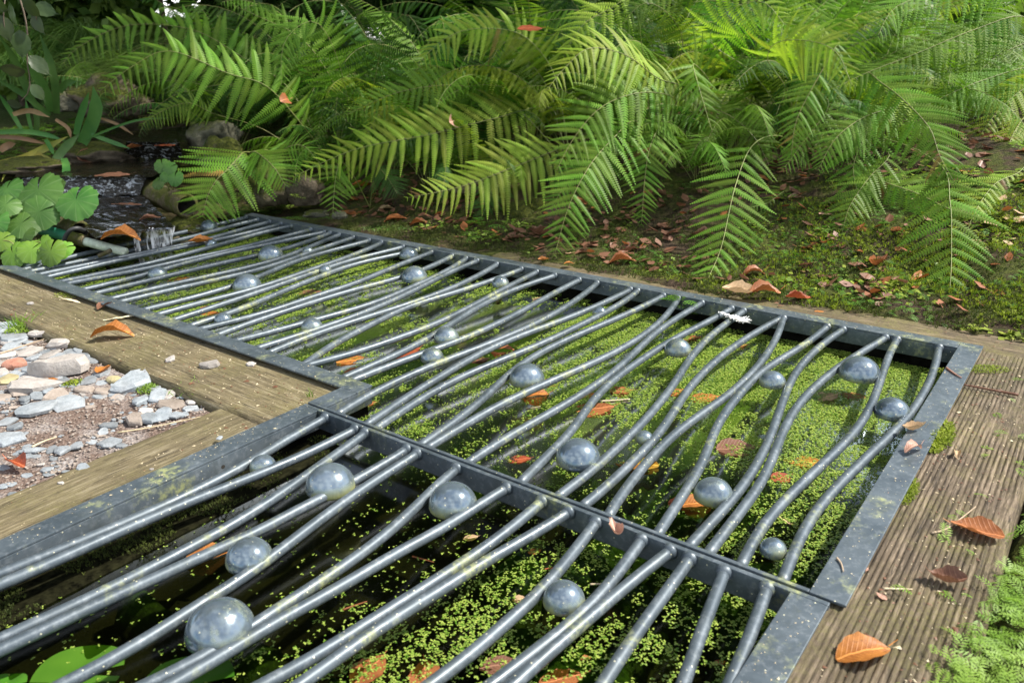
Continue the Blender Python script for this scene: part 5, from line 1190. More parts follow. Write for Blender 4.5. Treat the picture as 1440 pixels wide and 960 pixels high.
# feather
fe = empty('feather', gp(1035, 445, .0)); tag(fe, 'white downy feather caught on two bars at the back', 'feather')
vs = []; fs = []; a, b = gp(1010, 438, .003), gp(1046, 452, -.002)
ax = (b - a); sd = ax.cross(Vector((0, 0, 1))).normalized()
for k in range(210):
    t = RNG.random() ** .8; L = 0.020 * (0.3 + t) * RNG.uniform(.5, 1.2); s = RNG.choice((1, -1)); p = a + ax * t
    d = (sd * s * RNG.uniform(.4, 1) + ax.normalized() * RNG.uniform(.1, .9) + Vector((0, 0, RNG.uniform(-.15, .35)))).normalized() * L; w = ax.normalized() * .0026
    i = len(vs); vs += [p - w, p + w, p + d + w * .6, p + d - w * .6]; fs.append((i, i + 1, i + 2, i + 3))
link('down', pd_mesh('down', vs, fs), M['feather'], fe, True)
v2, f2 = tube_geo([a, a.lerp(b, .5) + Vector((0, 0, .003)), b], .0012, 6); link('quill', pd_mesh('quill', v2, f2), M['feather'], fe, True)

# ------------------------------------------------------------------ leafy plants at the left
def lobed_disc(seed, lobes=9):
    r = random.Random(seed); n = lobes * 6; rings = (0.0, .3, .65, .9, 1.0); vs = [(0, 0, 0)]; fs = []
    gap = 0.03
    for q in rings[1:]:
        for k in range(n):
            t = k / (n - 1); a = math.pi * gap + t * 2 * math.pi * (1 - gap)
            lob = abs(math.sin(t * lobes * math.pi)); sc = q * (1 - 0.10 * q * q * (1 - lob) ** 1.5 + (0.03 * math.sin(t * lobes * 5 * math.pi) if q == 1 else 0))
            vs.append((sc * math.cos(a) * .5, sc * math.sin(a) * .5, (0.014 * lob - 0.004) * q * .6 - 0.16 * q * q * (0.7 + 0.3 * math.sin(2 * a + seed))))
    for k in range(n - 1): fs.append((0, 1 + k, 2 + k))
    for i in range(len(rings) - 2):
        for k in range(n - 1):
            a = 1 + i * n + k; fs.append((a, a + n, a + n + 1, a + 1))
    return pd_mesh('leaf_blade', vs, fs, True)
def mat_lobed(name, c0, c1):
    m = leafy(name, c0, c1, 0.3, 0.5, True, 9); nt = m.node_tree; b = nt.nodes['Principled BSDF']
    p = coords(nt, 'obj'); g = N(nt, 'ShaderNodeTexGradient'); g.gradient_type = 'RADIAL'; nt.links.new(p, g.inputs[0])
    f = mth(nt, 'FRACT', mth(nt, 'ADD', mth(nt, 'MULTIPLY', g.outputs['Fac'], 10.0), .5)); ve = mth(nt, 'LESS_THAN', mth(nt, 'ABSOLUTE', mth(nt, 'SUBTRACT', f, .5)), .045)
    src = b.inputs['Base Color'].links[0].from_socket; setc(nt, b, mix(nt, mth(nt, 'MULTIPLY', ve, .4), src, (0.22, 0.34, 0.12))); return m
M['lobed'] = mat_lobed('scalloped_leaf_green', (0.05, 0.13, 0.022), (0.09, 0.19, 0.035))
M['lobed_light'] = mat_lobed('scalloped_leaf_light', (0.11, 0.23, 0.022), (0.17, 0.30, 0.045))
LD = [lobed_disc(k) for k in range(5)]; LDL = []
for me in LD:
    me.materials.append(M['lobed']); m2 = me.copy(); m2.materials.clear(); m2.materials.append(M['lobed_light']); LDL.append(m2)
def lobed_plant(label, base, leaves, light=False):
    e = empty('herb', base); tag(e, label, 'plant')
    for (px, py, w, y) in leaves:
        c = at_y(px, py, y); s = w * m_per_px(c) * 1.12
        st = even(catmull([base + Vector((RNG.uniform(-.02, .02), RNG.uniform(-.02, .02), 0)), base.lerp(c, .6) + Vector((0, 0, .03)), c - Vector((0, 0, .004))], 12), 10)
        vs, fs = tube_geo(st, .0022, 5); link('stalk', pd_mesh('stalk', vs, fs, True), M['fern_stem'], e, True)
        o = link('leaf_blade', RNG.choice(LDL if light else LD)); o.parent = e; o.matrix_parent_inverse = Matrix.Translation(e.location).inverted()
        o.location = c; o.rotation_euler = (Matrix.Rotation(RNG.uniform(.65, 1.0), 3, 'X') @ Matrix.Rotation(RNG.uniform(-.3, .3), 3, 'Y') @ Matrix.Rotation(RNG.uniform(.6, 2.5), 3, 'Z')).to_euler(); o.scale = (s, s, s)
lobed_plant('lady\'s mantle with big round scalloped leaves over the log beside the stream', at_y(40, 320, 3.75), [(54, 267, 60, 3.72), (107, 281, 54, 3.68), (10, 266, 42, 3.75), (55, 298, 50, 3.64), (8, 288, 36, 3.62), (30, 314, 44, 3.58), (8, 332, 40, 3.55), (34, 331, 30, 3.54), (-8, 312, 40, 3.55), (75, 262, 30, 3.85)])
lobed_plant('low light green lobed plant against the left end of the far grate', at_y(40, 366, 3.45), [(18, 356, 38, 3.40), (44, 351, 36, 3.41), (71, 354, 38, 3.38), (87, 350, 30, 3.42), (2, 338, 30, 3.45), (58, 340, 24, 3.46)], True)
lobed_plant('small lobed herb growing on the hollow log', at_y(238, 268, 4.2), [(228, 232, 22, 4.15), (238, 236, 20, 4.12), (222, 256, 20, 4.1), (246, 250, 22, 4.08), (232, 248, 16, 4.1)])
def blades(name, label, cat, specs, mk, base, parent=None):
    e = empty(name, base); tag(e, label, cat)
    for sp in specs:
        pts, w = sp[0], sp[1]; mm = sp[2] if len(sp) > 2 else mk
        P_ = even(catmull([at_y(*p) for p in pts], 24), 18); s = m_per_px(P_[8]) * w; vs = []; fs = []
        for i, p in enumerate(P_):
            t = (P_[min(i + 1, 17)] - P_[max(i - 1, 0)]).normalized(); side = t.cross((EYE - p).normalized()).normalized(); nn = side.cross(t)
            q = s * .5 * min(1, (1 - i / 17) * 3.2 + .06) * (0.8 + .2 * min(1, i / 5))
            vs += [p - side * q, p - nn * q * .25, p + side * q]
            if i: k = 3 * i; fs += [(k - 3, k, k + 1, k - 2), (k - 2, k + 1, k + 2, k - 1)]
        link('leaf_blade', pd_mesh('leaf_blade', vs, fs, True), M[mm], e, True)
M['iris'] = leafy('iris_green', (0.05, 0.14, 0.03), (0.09, 0.20, 0.04), 0.3); M['iris_y'] = leafy('iris_yellowing', (0.22, 0.24, 0.04), (0.36, 0.30, 0.06), 0.3)
M['iris_b'] = leafy('iris_withered', (0.15, 0.085, 0.035), (0.25, 0.155, 0.075), 0.2, tint=(1, .9, .7))
blades('iris', 'iris clump with upright sword leaves left of the big mossy rock', 'plant', [
 ([(80,160,5.35),(77,117,5.3),(70,87,5.28),(56,48,5.25)], 10), ([(73,158,5.35),(63,127,5.3),(50,103,5.25),(38,74,5.2)], 13), ([(60,165,5.3),(38,127,5.25),(22,87,5.2),(-4,46,5.1)], 9),
 ([(70,163,5.3),(33,133,5.2),(-4,112,5.1)], 8), ([(30,182,5.2),(17,160,5.2),(-3,130,5.15)], 6), ([(45,185,5.2),(40,165,5.2),(36,140,5.2)], 5), ([(50,190,5.2),(52,170,5.2),(48,150,5.2)], 7), ([(84,130,5.4),(92,118,5.4),(108,114,5.4)], 8)], 'iris', at_y(75, 165, 5.35))
blades('iris', 'fallen iris leaves, green yellow and brown, sprawling over the stream bank', 'plant', [
 ([(115,202,4.95),(130,172,4.95),(135,147,4.95),(131,122,4.95)], 17), ([(107,190,4.95),(112,167,4.95),(125,130,4.95)], 9), ([(70,240,4.75),(87,213,4.85),(112,188,4.95)], 11), ([(-5,231,4.7),(25,225,4.75),(50,215,4.85),(95,192,4.95)], 10, 'iris_y'),
 ([(-5,186,4.9),(33,185,4.9),(67,190,4.95),(95,200,4.95)], 7), ([(-2,192,4.9),(33,195,4.9),(66,203,4.95)], 6, 'iris_b'), ([(18,161,5.1),(42,156,5.1),(70,165,5.1)], 7, 'iris_b'), ([(120,196,4.95),(167,177,4.9),(200,168,4.9),(238,166,4.9)], 3.2),
 ([(128,189,4.95),(158,200,4.9),(183,209,4.85)], 6), ([(78,168,5),(95,180,5),(100,195,4.95)], 5, 'iris_b'), ([(138,165,5),(165,175,5),(188,190,4.95)], 4, 'iris_b'), ([(0,212,4.75),(10,205,4.8),(22,202,4.8)], 9, 'iris_b'), ([(90,222,4.8),(93,240,4.6),(82,258,4.5)], 10), ([(50,215,4.85),(60,222,4.8),(75,226,4.75)], 9, 'iris_y'), ([(64,196,4.9),(70,206,4.85),(76,218,4.8)], 6), ([(5,230,4.7),(8,240,4.6),(2,256,4.5)], 3, 'iris_y')], 'iris', at_y(100, 205, 4.95))
def sedge(px, py, y, n, L, label, mk='grass', lean=(-0.4, -0.3)):
    base = at_y(px, py, y); base.z = max(gz(base.x, base.y), base.z - .1); vs = []; fs = []
    for _ in range(n):
        a = RNG.uniform(0, 6.283); l = L * RNG.uniform(.6, 1.1); p = base + Vector((RNG.gauss(0, .07), RNG.gauss(0, .07), 0)); out = RNG.uniform(.25, 1.0)
        dx, dy = math.cos(a) * out + lean[0], math.sin(a) * out + lean[1]; w = RNG.uniform(.002, .0045); k0 = len(vs)
        for i in range(6):
            t = i / 5; q = p + Vector((dx * l * t * (.35 + .65 * t), dy * l * t * (.35 + .65 * t), l * (1.15 * t - (.75 + .35 * out) * t * t))); ww = w * (1 - .85 * t)
            vs += [q + Vector((-ww, 0, 0)), q + Vector((ww, 0, 0))]
            if i: k = k0 + 2 * i; fs.append((k - 2, k - 1, k + 1, k))
    e = empty('sedge', base); tag(e, label, 'grass clump'); o = link('blades', arr_mesh('blades', [tuple(v) for v in vs], fs), M[mk], e, True); tag(o, kind='stuff')
sedge(215, 110, 6.0, 420, .75, 'dense clump of thin arching sedge behind the big mossy rock')
sedge(130, 70, 6.6, 320, .85, 'tall sedge clump at the top left behind the iris')
sedge(290, 75, 6.4, 260, .75, 'sedge clump behind the left arching fronds')
sedge(30, 100, 6.2, 220, .7, 'loose sedge clump behind the overhanging beech leaves', lean=(.1, -.2))
sedge(32, 458, 0, 1, .01, '') if False else None

# ------------------------------------------------------------------ moss cushions, grass tufts and ground cover
def tuft(px, py, z, n, L, label, mk='herb_pale', spread=.02):
    base = gp(px, py, z); vs = []; fs = []
    for _ in range(n):
        a = RNG.uniform(0, 6.283); l = L * RNG.uniform(.4, 1.1); p = base + Vector((RNG.gauss(0, spread), RNG.gauss(0, spread), 0)); w = l * .05; k0 = len(vs)
        for i in range(4):
            t = i / 3; q = p + Vector((math.cos(a) * l * .6 * t * t, math.sin(a) * l * .6 * t * t, l * t * (1 - .25 * t))); ww = w * (1 - .9 * t); vs += [q + Vector((-ww, 0, 0)), q + Vector((ww, 0, 0))]
            if i: k = k0 + 2 * i; fs.append((k - 2, k - 1, k + 1, k))
    e = empty('grass_tuft', base); tag(e, label, 'grass'); o = link('blades', arr_mesh('blades', [tuple(v) for v in vs], fs), M[mk], e, True); tag(o, kind='stuff')
tuft(32, 463, -.05, 70, .075, 'bright grass tuft between the slate chips and the mossy sleeper')
tuft(262, 556, -.05, 26, .05, 'small grass tuft at the sleeper edge above the white stone')
tuft(288, 560, -.05, 26, .05, 'grass blades at the sleeper edge near the sleeper joint')
tuft(436, 558, -.02, 8, .035, 'little grass sprig on the sleeper end by the inner corner', spread=.008)
def moss(px, py, rx, ry, z, label, n=900, hgt=.012, mk='moss', ang=0.0):
    """a cushion of many short upright leaflets"""
    c = gp(px, py, z); s = m_per_px(c); rx, ry = rx * s, ry * s; vs = []; fs = []
    for _ in range(n):
        while True:
            x, y = RNG.uniform(-1, 1), RNG.uniform(-1, 1)
            if x * x + y * y < 1 and RNG.random() < 1.25 - (x * x + y * y) and vnoise(px + x * 3, py + y * 3, 2, 5) > .28: break
        h = hgt * (1.1 - .7 * (x * x + y * y)) * RNG.uniform(.6, 1.1); X = x * rx * math.cos(ang) - y * ry * math.sin(ang); Y = x * rx * math.sin(ang) + y * ry * math.cos(ang)
        p = c + Vector((X, Y, h * .55)); a = RNG.uniform(0, 6.28); l = hgt * RNG.uniform(.35, .6); w = l * .28
        d = Vector((math.cos(a), math.sin(a), RNG.uniform(.2, 1.3))).normalized() * l; q = Vector((-math.sin(a), math.cos(a), 0)) * w; k = len(vs)
        vs += [p, p + d * .5 + q, p + d, p + d * .5 - q]; fs.append((k, k + 1, k + 2, k + 3))
    o = link('moss', arr_mesh('moss', [tuple(v) for v in vs], fs), M[mk]); tag(o, label, 'moss', kind='stuff')
moss(1322, 616, 16, 60, -.012, 'bright yellow-green moss cushion against the right rim', 1500, .016, ang=-.65)
moss(1275, 692, 14, 46, -.012, 'dull moss cushion against the right rim, below the bright one', 900, .012, ang=-.65)
moss(1385, 520, 36, 16, -.012, 'moss along the end of the ridged timber by the back corner', 800, .010)
moss(1330, 522, 26, 10, -.012, 'thin moss at the back corner of the right rim', 300, .008)
moss(952, 388, 72, 30, -.012, 'strip of bright yellow moss on the back timber', 1800, .010, ang=-.5)
moss(835, 370, 30, 16, -.012, 'short strip of yellow moss on the back timber by the drooping tip', 500, .010, ang=-.5)
moss(92, 416, 26, 14, -.016, 'small moss patch on the mossy sleeper', 400, .008, ang=-.6)
moss(205, 548, 30, 16, -.045, 'moss and seedlings along the sleeper edge right of the blue-grey slab', 500, .018, mk='herb_pale', ang=-.6)
moss(232, 535, 30, 10, -.045, 'moss along the sleeper edge above the white stones', 400, .018, mk='herb_pale', ang=-.6)
moss(288, 562, 34, 14, -.045, 'moss in the corner where the two sleepers meet', 600, .020, mk='herb_pale', ang=-.6)
moss(104, 541, 16, 12, -.045, 'yellow moss tuft among the slate chips', 260, .016)
moss(30, 465, 22, 22, -.045, 'moss mound under the bright grass tuft', 400, .022, mk='herb_pale')
moss(560, 322, 60, 20, -.01, 'dull green moss beside the back rim under the ferns', 900, .012, mk='herb')
moss(430, 308, 50, 12, -.01, 'moss on the dark edge behind the far end of the back rim', 500, .012, mk='herb')
# pinnate little ground plants
def sprig_arrays(n=7):
    vs = []; fs = []
    for i in range(n):
        t = (i + .6) / n; l = .34 * math.sin(math.pi * (t * .85 + .12))
        for s in (1, -1):
            k = len(vs); x = t; z = .35 * t - .45 * t * t
            vs += [(x - .03, 0, z), (x + .03, s * l * .55, z + .02), (x + .14, s * l, z - .02), (x + .09, s * l * .4, z + .01)]; fs.append((k, k + 1, k + 2, k + 3))
    return np.array(vs), np.array(fs)
SPR = sprig_arrays()
LEAF6 = (np.array([(0, 0, 0), (.25, .26, .08), (.62, .30, .05), (1, 0, .16), (.62, -.28, .12), (.25, -.27, .02)]), np.array([(0, 1, 2, 3, 4, 5)]))
RND4 = (np.array([(0, 0, 0), (.5, .42, .1), (1, 0, .06), (.5, -.42, .1)]), np.array([(0, 1, 2, 3)]))
def cover(name, label, n, region, dens, size, mk, geo=SPR, z0=None):
    V_ = []; F_ = []; off = 0; tries = 0; spots = []
    while len(spots) < n and tries < n * 30:
        tries += 1; u_, v_ = RNG.uniform(region[0], region[1]), RNG.uniform(region[2], region[3])
        if RNG.random() <= dens(u_, v_): spots.append((u_, v_))
    ps = [uvp(*s) for s in spots]; zs = ground_z(np.array([q.x for q in ps]), np.array([q.y for q in ps]))
    for (u_, v_), p, zg in zip(spots, ps, zs):
        p.z = (max(float(zg), -.013 if -.21 < u_ < -.05 and v_ < 1.4 else -9) if z0 is None else z0) + RNG.uniform(0, .012); s = size * RNG.uniform(.55, 1.25); a = RNG.uniform(0, 6.283); b = RNG.uniform(-.5, .35)
        R3 = np.array(Matrix.Rotation(a, 3, 'Z') @ Matrix.Rotation(b, 3, 'Y') @ Matrix.Rotation(RNG.uniform(-.4, .4), 3, 'X'))
        V_.append(geo[0] * s @ R3.T + np.array(p)); F_.append(geo[1] + off); off += len(geo[0])
    o = link(name, arr_mesh(name, np.concatenate(V_), np.concatenate(F_)), M[mk]); return tag(o, label, 'ground cover', kind='stuff')
def nz(u, v, f, s):
    x, y, t, amp = u * f, v * f, 0.0, 1.0
    for o in range(2):
        xx = x * 2 ** o + 17.3 * s + 5.1 * o; yy = y * 2 ** o + 31.7 * s + 9.7 * o; xi, yi = math.floor(xx), math.floor(yy); fx, fy = xx - xi, yy - yi
        fx = fx * fx * (3 - 2 * fx); fy = fy * fy * (3 - 2 * fy); L = _LAT
        t += amp * ((L[xi % 256, yi % 256] * (1 - fx) + L[(xi + 1) % 256, yi % 256] * fx) * (1 - fy) + (L[xi % 256, (yi + 1) % 256] * (1 - fx) + L[(xi + 1) % 256, (yi + 1) % 256] * fx) * fy); amp *= .5
    return float(t / 1.5)
cover('ground_cover', 'feathery green ground cover overgrowing the right edge of the ridged timber', 13500, (-.75, -0.08, -.95, 1.5), lambda u, v: 1.0 if u < -.10 - .10 * float(sstep(-.3, .5, v)) - .06 * nz(0, v, 6, 41) else .012, .034, 'herb_pale')
cover('ground_cover', 'dark green ground cover leaves under the feathery cover at the right', 2600, (-1.5, -0.19, -1.2, 1.75), lambda u, v: 1.0 if u < -.22 else .2, .04, 'herb')
cover('ground_cover', 'mossy green ground cover on the bank behind the back timber', 4200, (-1.6, 2.2, 1.62, 2.7), lambda u, v: float(sstep(.34, .5, nz(u, v, 5, 42))) * float(sstep(1.9, .6, u)), .030, 'herb')
cover('ground_cover', 'yellow-green seedlings on the sunny part of the bank', 5200, (-1.6, 1.3, 1.60, 2.8), lambda u, v: float(sstep(.45, .62, nz(u, v, 6, 43))) * float(sstep(1.0, -.4, u)), .022, 'moss', RND4)
cover('ground_cover', 'small round clover leaves on the shaded bank', 700, (0.2, 2.6, 1.62, 2.2), lambda u, v: float(sstep(.62, .75, nz(u, v, 7, 44))), .022, 'herb_pale', RND4)
cover('leaf_litter', 'brown leaf litter under the ferns', 1100, (0.2, 3.4, 1.66, 4.0), lambda u, v: float(sstep(.4, .6, nz(u, v, 3, 45))), .055, 'd_brown', LEAF6)
cover('leaf_litter', 'rust coloured leaf litter under the ferns', 180, (0.0, 3.4, 1.70, 3.4), lambda u, v: float(sstep(.45, .6, nz(u, v, 3, 46))), .055, 'd_rust', LEAF6)
TUFT = (np.array([(-.1, 0, 0), (.1, 0, 0), (.35, .1, .7), (.25, -.1, .72), (0, -.1, 0), (0, .1, 0), (-.3, .3, .6), (-.35, .15, .62), (.05, 0, 0), (-.05, .05, 0), (-.1, -.45, .6), (.05, -.42, .66)]), np.array([(0, 1, 2, 3), (4, 5, 6, 7), (8, 9, 10, 11)]))
cover('ground_cover', 'sunlit low plants and seedlings at the far right of the bank', 6000, (-2.6, .2, 2.5, 5.2), lambda u, v: float(sstep(.36, .5, nz(u, v, 3, 52))), .05, 'herb_pale')
cover('leaf_litter', 'pale dry leaves on the sunny ground at the far right', 500, (-2.6, .2, 2.2, 4.6), lambda u, v: float(sstep(.45, .6, nz(u, v, 3, 53))), .06, 'd_tan', LEAF6)
cover('moss', 'short shade-dark moss carpeting the shaded bank', 14000, (-1.0, 3.0, 1.50, 2.5), lambda u, v: float(sstep(.36, .5, nz(u, v, 8, 47))) * float(sstep(2.6, 1.9, v)), .015, 'moss_dark', TUFT)
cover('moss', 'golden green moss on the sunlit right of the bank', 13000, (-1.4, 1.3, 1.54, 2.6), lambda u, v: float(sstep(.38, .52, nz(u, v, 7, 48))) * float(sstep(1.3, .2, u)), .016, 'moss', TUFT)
cover('ground_cover', 'mixed low greenery around the iris and the upper stream', 5000, (3.7, 6.2, -0.9, 3.0), lambda u, v: 1.0 if float(stream_dist(np.array([uvp(u, v).x]), np.array([uvp(u, v).y]))[0][0]) > .34 else 0.0, .06, 'herb')
cover('moss', 'wet dark moss on the ledge inside the near grate', 2600, (1.22, 1.333, -1.2, -.02), lambda u, v: float(sstep(.40, .6, nz(u, v, 14, 49))), .008, 'moss_dark', TUFT, -.082)
def crumbs(label, n, regions, mk, s0, s1):
    V_ = []; F_ = []; base = np.array([(1, 0, 0), (-.5, .8, 0), (-.5, -.8, 0), (0, 0, .8)]); tri = np.array([(0, 1, 3), (1, 2, 3), (2, 0, 3)])
    for k in range(n):
        u0, u1, v0, v1, z = RNG.choice(regions); p = uvp(RNG.uniform(u0, u1), RNG.uniform(v0, v1), z); s = RNG.uniform(s0, s1) * (1 + (RNG.random() < .06) * 1.2)
        R3 = np.array(Matrix.Rotation(RNG.uniform(0, 6.28), 3, 'Z')); V_.append((base * np.array([s * RNG.uniform(.8, 2), s, s * .7])) @ R3.T + np.array(p)); F_.append(tri + 4 * k)
    o = link('crumbs', arr_mesh('crumbs', np.concatenate(V_), np.concatenate(F_)), M[mk]); tag(o, label, 'debris', kind='stuff')
crumbs('pale crumbs of bark and grit strewn over the sleepers', 900, [(1.42, 3.6, -.12, .10, -.017)] * 4 + [(1.40, 1.57, -1.1, -.15, -.019)] * 2 + [(-.17, -.01, -.6, 1.4, -.010)] * 3, 'straw', .0010, .0026)
crumbs('dark crumbs of rotten leaf strewn over the sleepers', 700, [(1.42, 3.6, -.12, .10, -.017)] * 3 + [(1.40, 1.57, -1.1, -.15, -.019)] + [(-.17, -.01, -.6, 1.4, -.010)] * 3 + [(-.6, 1.6, 1.47, 1.62, -.012)] * 2, 'd_brown', .0012, .0036)
crumbs('pale seed crumbs lying on the steel rims', 420, [(.002, .06, .03, 1.42, .0006), (.07, 3.4, 1.405, 1.45, .0006), (1.4, 3.5, .122, .175, .0006), (1.33, 1.38, -1.0, -.03, -.0004), (.03, .085, -.5, -.03, -.0004)], 'straw', .0007, .0016)
def herb(px, py, z, w, n, label, mk='herb'):
    base = gp(px, py, z); s = m_per_px(base) * w; e = empty('herb', base); tag(e, label, 'plant')
    for k in range(n):
        a = RNG.uniform(0, 6.28); r = s * RNG.uniform(.15, .5); V_ = SPR[0] * s * .55 @ np.array(Matrix.Rotation(a, 3, 'Z')).T + np.array(base + Vector((r * math.cos(a) * .3, r * math.sin(a) * .3, s * RNG.uniform(.1, .7))))
        link('leaf', arr_mesh('leaf', V_, SPR[1]), M[mk], e, True)
herb(680, 345, -.01, 50, 9, 'small feathery herb at the back rim below the hanging frond'); herb(815, 345, 0, 34, 7, 'little clover plant beside the drooping tip'); herb(412, 292, 0, 34, 8, 'small clover plant on the left end of the back rim', 'herb_pale'); herb(955, 452, -.08, 46, 8, 'green water plant under the back rim', 'herb')
# lily pads
def pad(px, py, w, label):
    c = gp(px, py, WATER + .002); r = w * .5 * m_per_px(c) ; n = 40; vs = [tuple(c)]; fs = []
    for q in (.5, 1.0):
        for k in range(n):
            a = .25 + (2 * math.pi - .3) * k / (n - 1); vs.append((c.x + r * q * math.cos(a), c.y + r * q * math.sin(a) , c.z + .004 * q * math.sin(3 * a)))
    for k in range(n - 1): fs += [(0, 1 + k, 2 + k)]
    for k in range(n - 1): fs += [(1 + k, 1 + n + k, 2 + n + k, 2 + k)]
    o = link('lily_pad', pd_mesh('lily_pad', vs, fs, True), M['pad']); tag(o, label, 'lily pad')
M['pad'] = leafy('lily_pad_green', (0.035, 0.15, 0.012), (0.075, 0.22, 0.02), 0.2, 0.3)
pad(108, 948, 124, 'large bright green lily pad at the bottom left'); pad(262, 965, 130, 'lily pad cut by the bottom edge below the biggest dome'); pad(5, 966, 60, 'lily pad in the bottom left corner')

# ------------------------------------------------------------------ trees and garden behind
def leaf_cloud(clumps, n, size, seed):
    r = np.random.default_rng(seed); cl = np.array([c[:3] for c in clumps]); rad = np.array([c[3] for c in clumps]); i = r.integers(0, len(clumps), n)
    d = r.normal(size=(n, 3)); d /= np.linalg.norm(d, axis=1)[:, None]; p = cl[i] + d * (rad[i] * r.random(n) ** .45)[:, None] * np.array([1, 1, .75])
    a = r.normal(size=(n, 3)); a /= np.linalg.norm(a, axis=1)[:, None]; b = np.cross(a, r.normal(size=(n, 3))); b /= np.linalg.norm(b, axis=1)[:, None]
    s = size * (.6 + .8 * r.random(n))[:, None]; v = np.stack([p - a * s * .5, p + b * s * .3, p + a * s * .5, p - b * s * .3], 1).reshape(-1, 3)
    return v, np.arange(n * 4).reshape(n, 4)
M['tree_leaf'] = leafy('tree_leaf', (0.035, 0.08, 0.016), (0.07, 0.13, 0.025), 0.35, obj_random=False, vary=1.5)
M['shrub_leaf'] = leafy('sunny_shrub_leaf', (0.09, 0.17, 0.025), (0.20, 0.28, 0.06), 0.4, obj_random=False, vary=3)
M['trunk'] = plain('tree_bark', (0.10, 0.075, 0.05), 0.9, .4, 9)
def tree(x, y, h, r, label, seed, low=2.0, n=15000, size=.3):
    rr = random.Random(seed); g = gz(x, y); e = empty('tree', (x, y, g)); tag(e, label, 'tree', 'trees behind the ferns')
    pts = [Vector((x + .15 * math.sin(t * 3 + seed), y + .1 * math.cos(t * 2 + seed), g - .2 + t * h * .75)) for t in [k / 9 for k in range(10)]]
    vs, fs = tube_geo(pts, [h * .022 * (1 - .8 * k / 9) for k in range(10)], 10)
    cl = []
    for k in range(40):
        zf = rr.random(); q = r * (1 - .55 * abs(zf - .35)) * rr.uniform(.35, 1); a = rr.uniform(0, 6.28); cl.append((x + q * math.cos(a), y + q * math.sin(a), g + low + (h - low) * zf, r * rr.uniform(.28, .45)))
    for c in cl[:12]:
        j = rr.randint(2, 7); m = pts[j]; tip = Vector(c[:3]); lv, lf = tube_geo([m, m.lerp(tip, .5) + Vector((0, 0, -.1)), tip], [h * .008, h * .005, h * .002], 6, True, len(vs)); vs += lv; fs += lf
    link('trunk', pd_mesh('trunk', vs, fs, True), M['trunk'], e, True); V_, F_ = leaf_cloud(cl, n, size, seed); link('crown', arr_mesh('crown', V_, F_), M['tree_leaf'], e, True)
tree(-5.5, 9.0, 12, 3.8, 'leafy tree behind the iris at the far left', 3); tree(-2.0, 9.6, 13.5, 3.8, 'leafy tree behind the left ferns', 5); tree(0.6, 10.2, 12.5, 3.6, 'leafy tree behind the middle of the ferns', 7)
tree(4.6, 12.5, 11.5, 3.0, 'leafy tree at the right behind the sunny shrubs', 9); tree(-8.5, 6.5, 12, 3.6, 'leafy tree outside the left end of the stream', 11)
def canopy_tree():
    rr = random.Random(77); x, y = 3.5, 8.0; g = gz(x, y); e = empty('tree', (x, y, g)); tag(e, 'beech tree leaning over the ferns, its shade dappling them', 'tree', 'trees behind the ferns')
    top = [Vector((x, y, g - .2)), Vector((3.3, 7.6, 2.0)), Vector((2.9, 6.8, 3.8)), Vector((2.3, 5.9, 5.2)), Vector((1.7, 5.2, 6.0))]; c = even(catmull(top, 30), 20); vs, fs = tube_geo(c, [.14 * (1 - .75 * k / 19) for k in range(20)], 10); cl = []
    for k in range(34):
        p = Vector((rr.uniform(-.6, 4.2), rr.uniform(3.7, 7.2), rr.uniform(3.7, 6.2))); cl.append((p.x, p.y, p.z, rr.uniform(.3, .6))); m = c[rr.randint(8, 19)]
        if k < 20: lv, lf = tube_geo([m, m.lerp(p, .5) + Vector((0, 0, .15)), p], [.03, .018, .006], 6, True, len(vs)); vs += lv; fs += lf
    link('trunk', pd_mesh('trunk', vs, fs, True), M['trunk'], e, True); V_, F_ = leaf_cloud(cl, 5200, .13, 78); link('crown', arr_mesh('crown', V_, F_), M['tree_leaf'], e, True)
canopy_tree()
def shrub(x, y, r, h, label, seed, mk='shrub_leaf', n=5500, size=.12):
    rr = random.Random(seed); g = gz(x, y); cl = [(x + rr.uniform(-r, r), y + rr.uniform(-r, r) * .7, g + h * rr.uniform(.15, .85), r * rr.uniform(.3, .5)) for _ in range(16)]
    e = empty('shrub', (x, y, g)); tag(e, label, 'shrub', 'shrubs in the garden behind'); V_, F_ = leaf_cloud(cl, n, size, seed); link('foliage', arr_mesh('foliage', V_, F_), M[mk], e, True)
    vs, fs = tube_geo([Vector((x, y, g - .1)), Vector((x, y, g + h * .5))], [.04, .015], 8); link('stem', pd_mesh('stem', vs, fs, True), M['trunk'], e, True)
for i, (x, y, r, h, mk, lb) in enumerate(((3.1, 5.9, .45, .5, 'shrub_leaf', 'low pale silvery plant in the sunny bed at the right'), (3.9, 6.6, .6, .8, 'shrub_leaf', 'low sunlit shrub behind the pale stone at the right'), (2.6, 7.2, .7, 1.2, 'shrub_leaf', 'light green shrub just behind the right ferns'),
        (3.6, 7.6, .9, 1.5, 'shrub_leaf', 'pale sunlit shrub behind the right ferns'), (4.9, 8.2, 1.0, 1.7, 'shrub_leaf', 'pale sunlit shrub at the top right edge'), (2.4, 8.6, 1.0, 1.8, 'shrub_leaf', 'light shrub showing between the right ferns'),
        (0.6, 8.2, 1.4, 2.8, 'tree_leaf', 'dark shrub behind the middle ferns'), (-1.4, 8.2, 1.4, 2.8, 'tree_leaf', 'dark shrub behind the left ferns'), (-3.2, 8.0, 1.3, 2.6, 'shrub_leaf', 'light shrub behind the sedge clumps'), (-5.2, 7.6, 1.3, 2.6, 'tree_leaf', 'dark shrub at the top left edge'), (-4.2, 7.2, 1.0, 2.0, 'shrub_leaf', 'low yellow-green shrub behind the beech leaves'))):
    shrub(x, y, r, h, lb, 70 + i, mk)
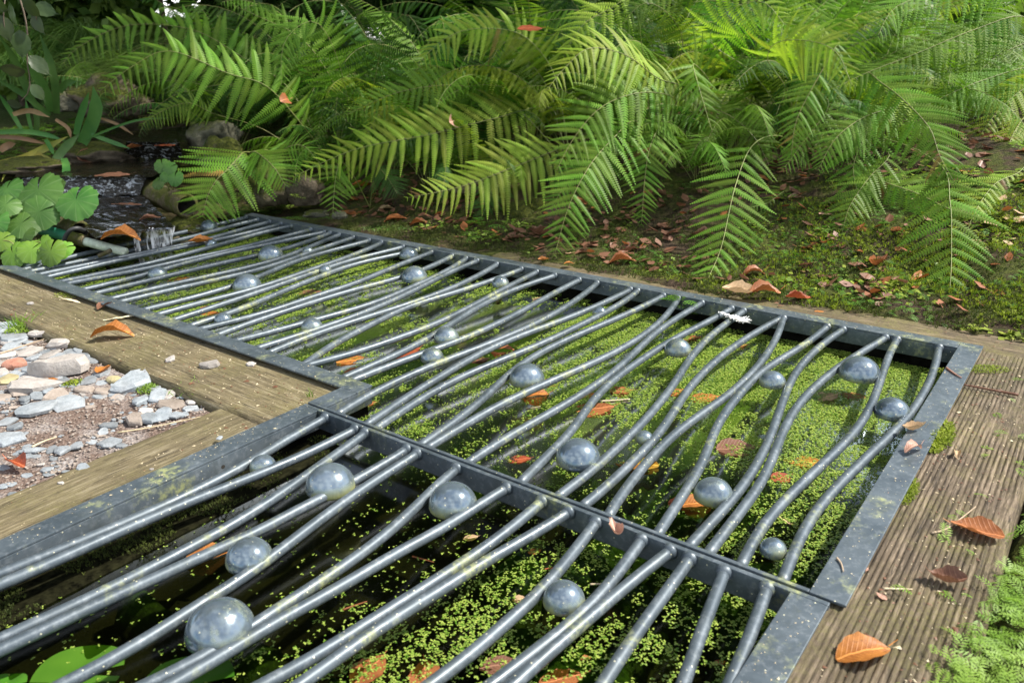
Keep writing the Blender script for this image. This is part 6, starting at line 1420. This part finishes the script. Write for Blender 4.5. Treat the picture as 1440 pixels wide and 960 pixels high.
hb = empty('hedge', (0, 14.5, gz(0, 14.5))); tag(hb, 'tall green hedge closing the garden behind the trees', 'hedge')
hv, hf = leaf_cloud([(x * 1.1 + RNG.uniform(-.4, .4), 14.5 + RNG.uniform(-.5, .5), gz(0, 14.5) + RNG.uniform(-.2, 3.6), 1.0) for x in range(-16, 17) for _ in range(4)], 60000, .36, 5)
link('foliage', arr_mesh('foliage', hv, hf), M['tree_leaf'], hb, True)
# hanging beech twig at the top left
def beech():
    root = at_y(2, -60, 3.1); e = empty('beech_branch', root); tag(e, 'beech branch with dark leaves hanging in at the top left corner', 'branch')
    def tw(pts, r):
        c = even(catmull([at_y(*p) for p in pts], 20), 16); vs, fs = tube_geo(c, [r * (1 - .6 * i / 15) for i in range(16)], 6); link('twig', pd_mesh('twig', vs, fs, True), M['trunk'], e, True)
    tw([(2, -60, 3.1), (25, -10, 3.05), (38, 40, 3.0), (38, 85, 3.0), (42, 110, 3.0), (40, 130, 3.0), (30, 142, 3.0)], .004); tw([(25, -10, 3.05), (45, 5, 3.0), (52, 30, 3.0)], .003); tw([(10, -20, 3.1), (5, 20, 3.05), (8, 50, 3.05)], .003)
    me = dead_leaf_mesh(99, .25, .2, .68); me.name = 'leaf_blade'; me.materials.append(M['beech'])
    for (px, py, w, y, ang) in ((19, 20, 32, 3.0, 1.7), (43, 8, 34, 2.98, 2.2), (54, 34, 28, 3.0, -1.0), (30, 62, 36, 2.97, -1.7), (7, 40, 34, 3.05, -1.4), (18, 98, 32, 3.0, 3.0), (55, 92, 32, 3.02, -.9), (53, 130, 24, 3.0, -1.1), (20, 146, 18, 3.0, 2.7), (64, 14, 30, 3.1, -.4), (0, 5, 30, 3.0, 2.6)):
        c = at_y(px, py, y); s = w * m_per_px(c); o = link('leaf_blade', me); o.parent = e; o.matrix_parent_inverse = Matrix.Translation(root).inverted()
        o.location = c; o.scale = (s, s, s); o.rotation_euler = (1.15 + RNG.uniform(-.3, .3), -ang, RNG.uniform(-.4, .4))
beech()
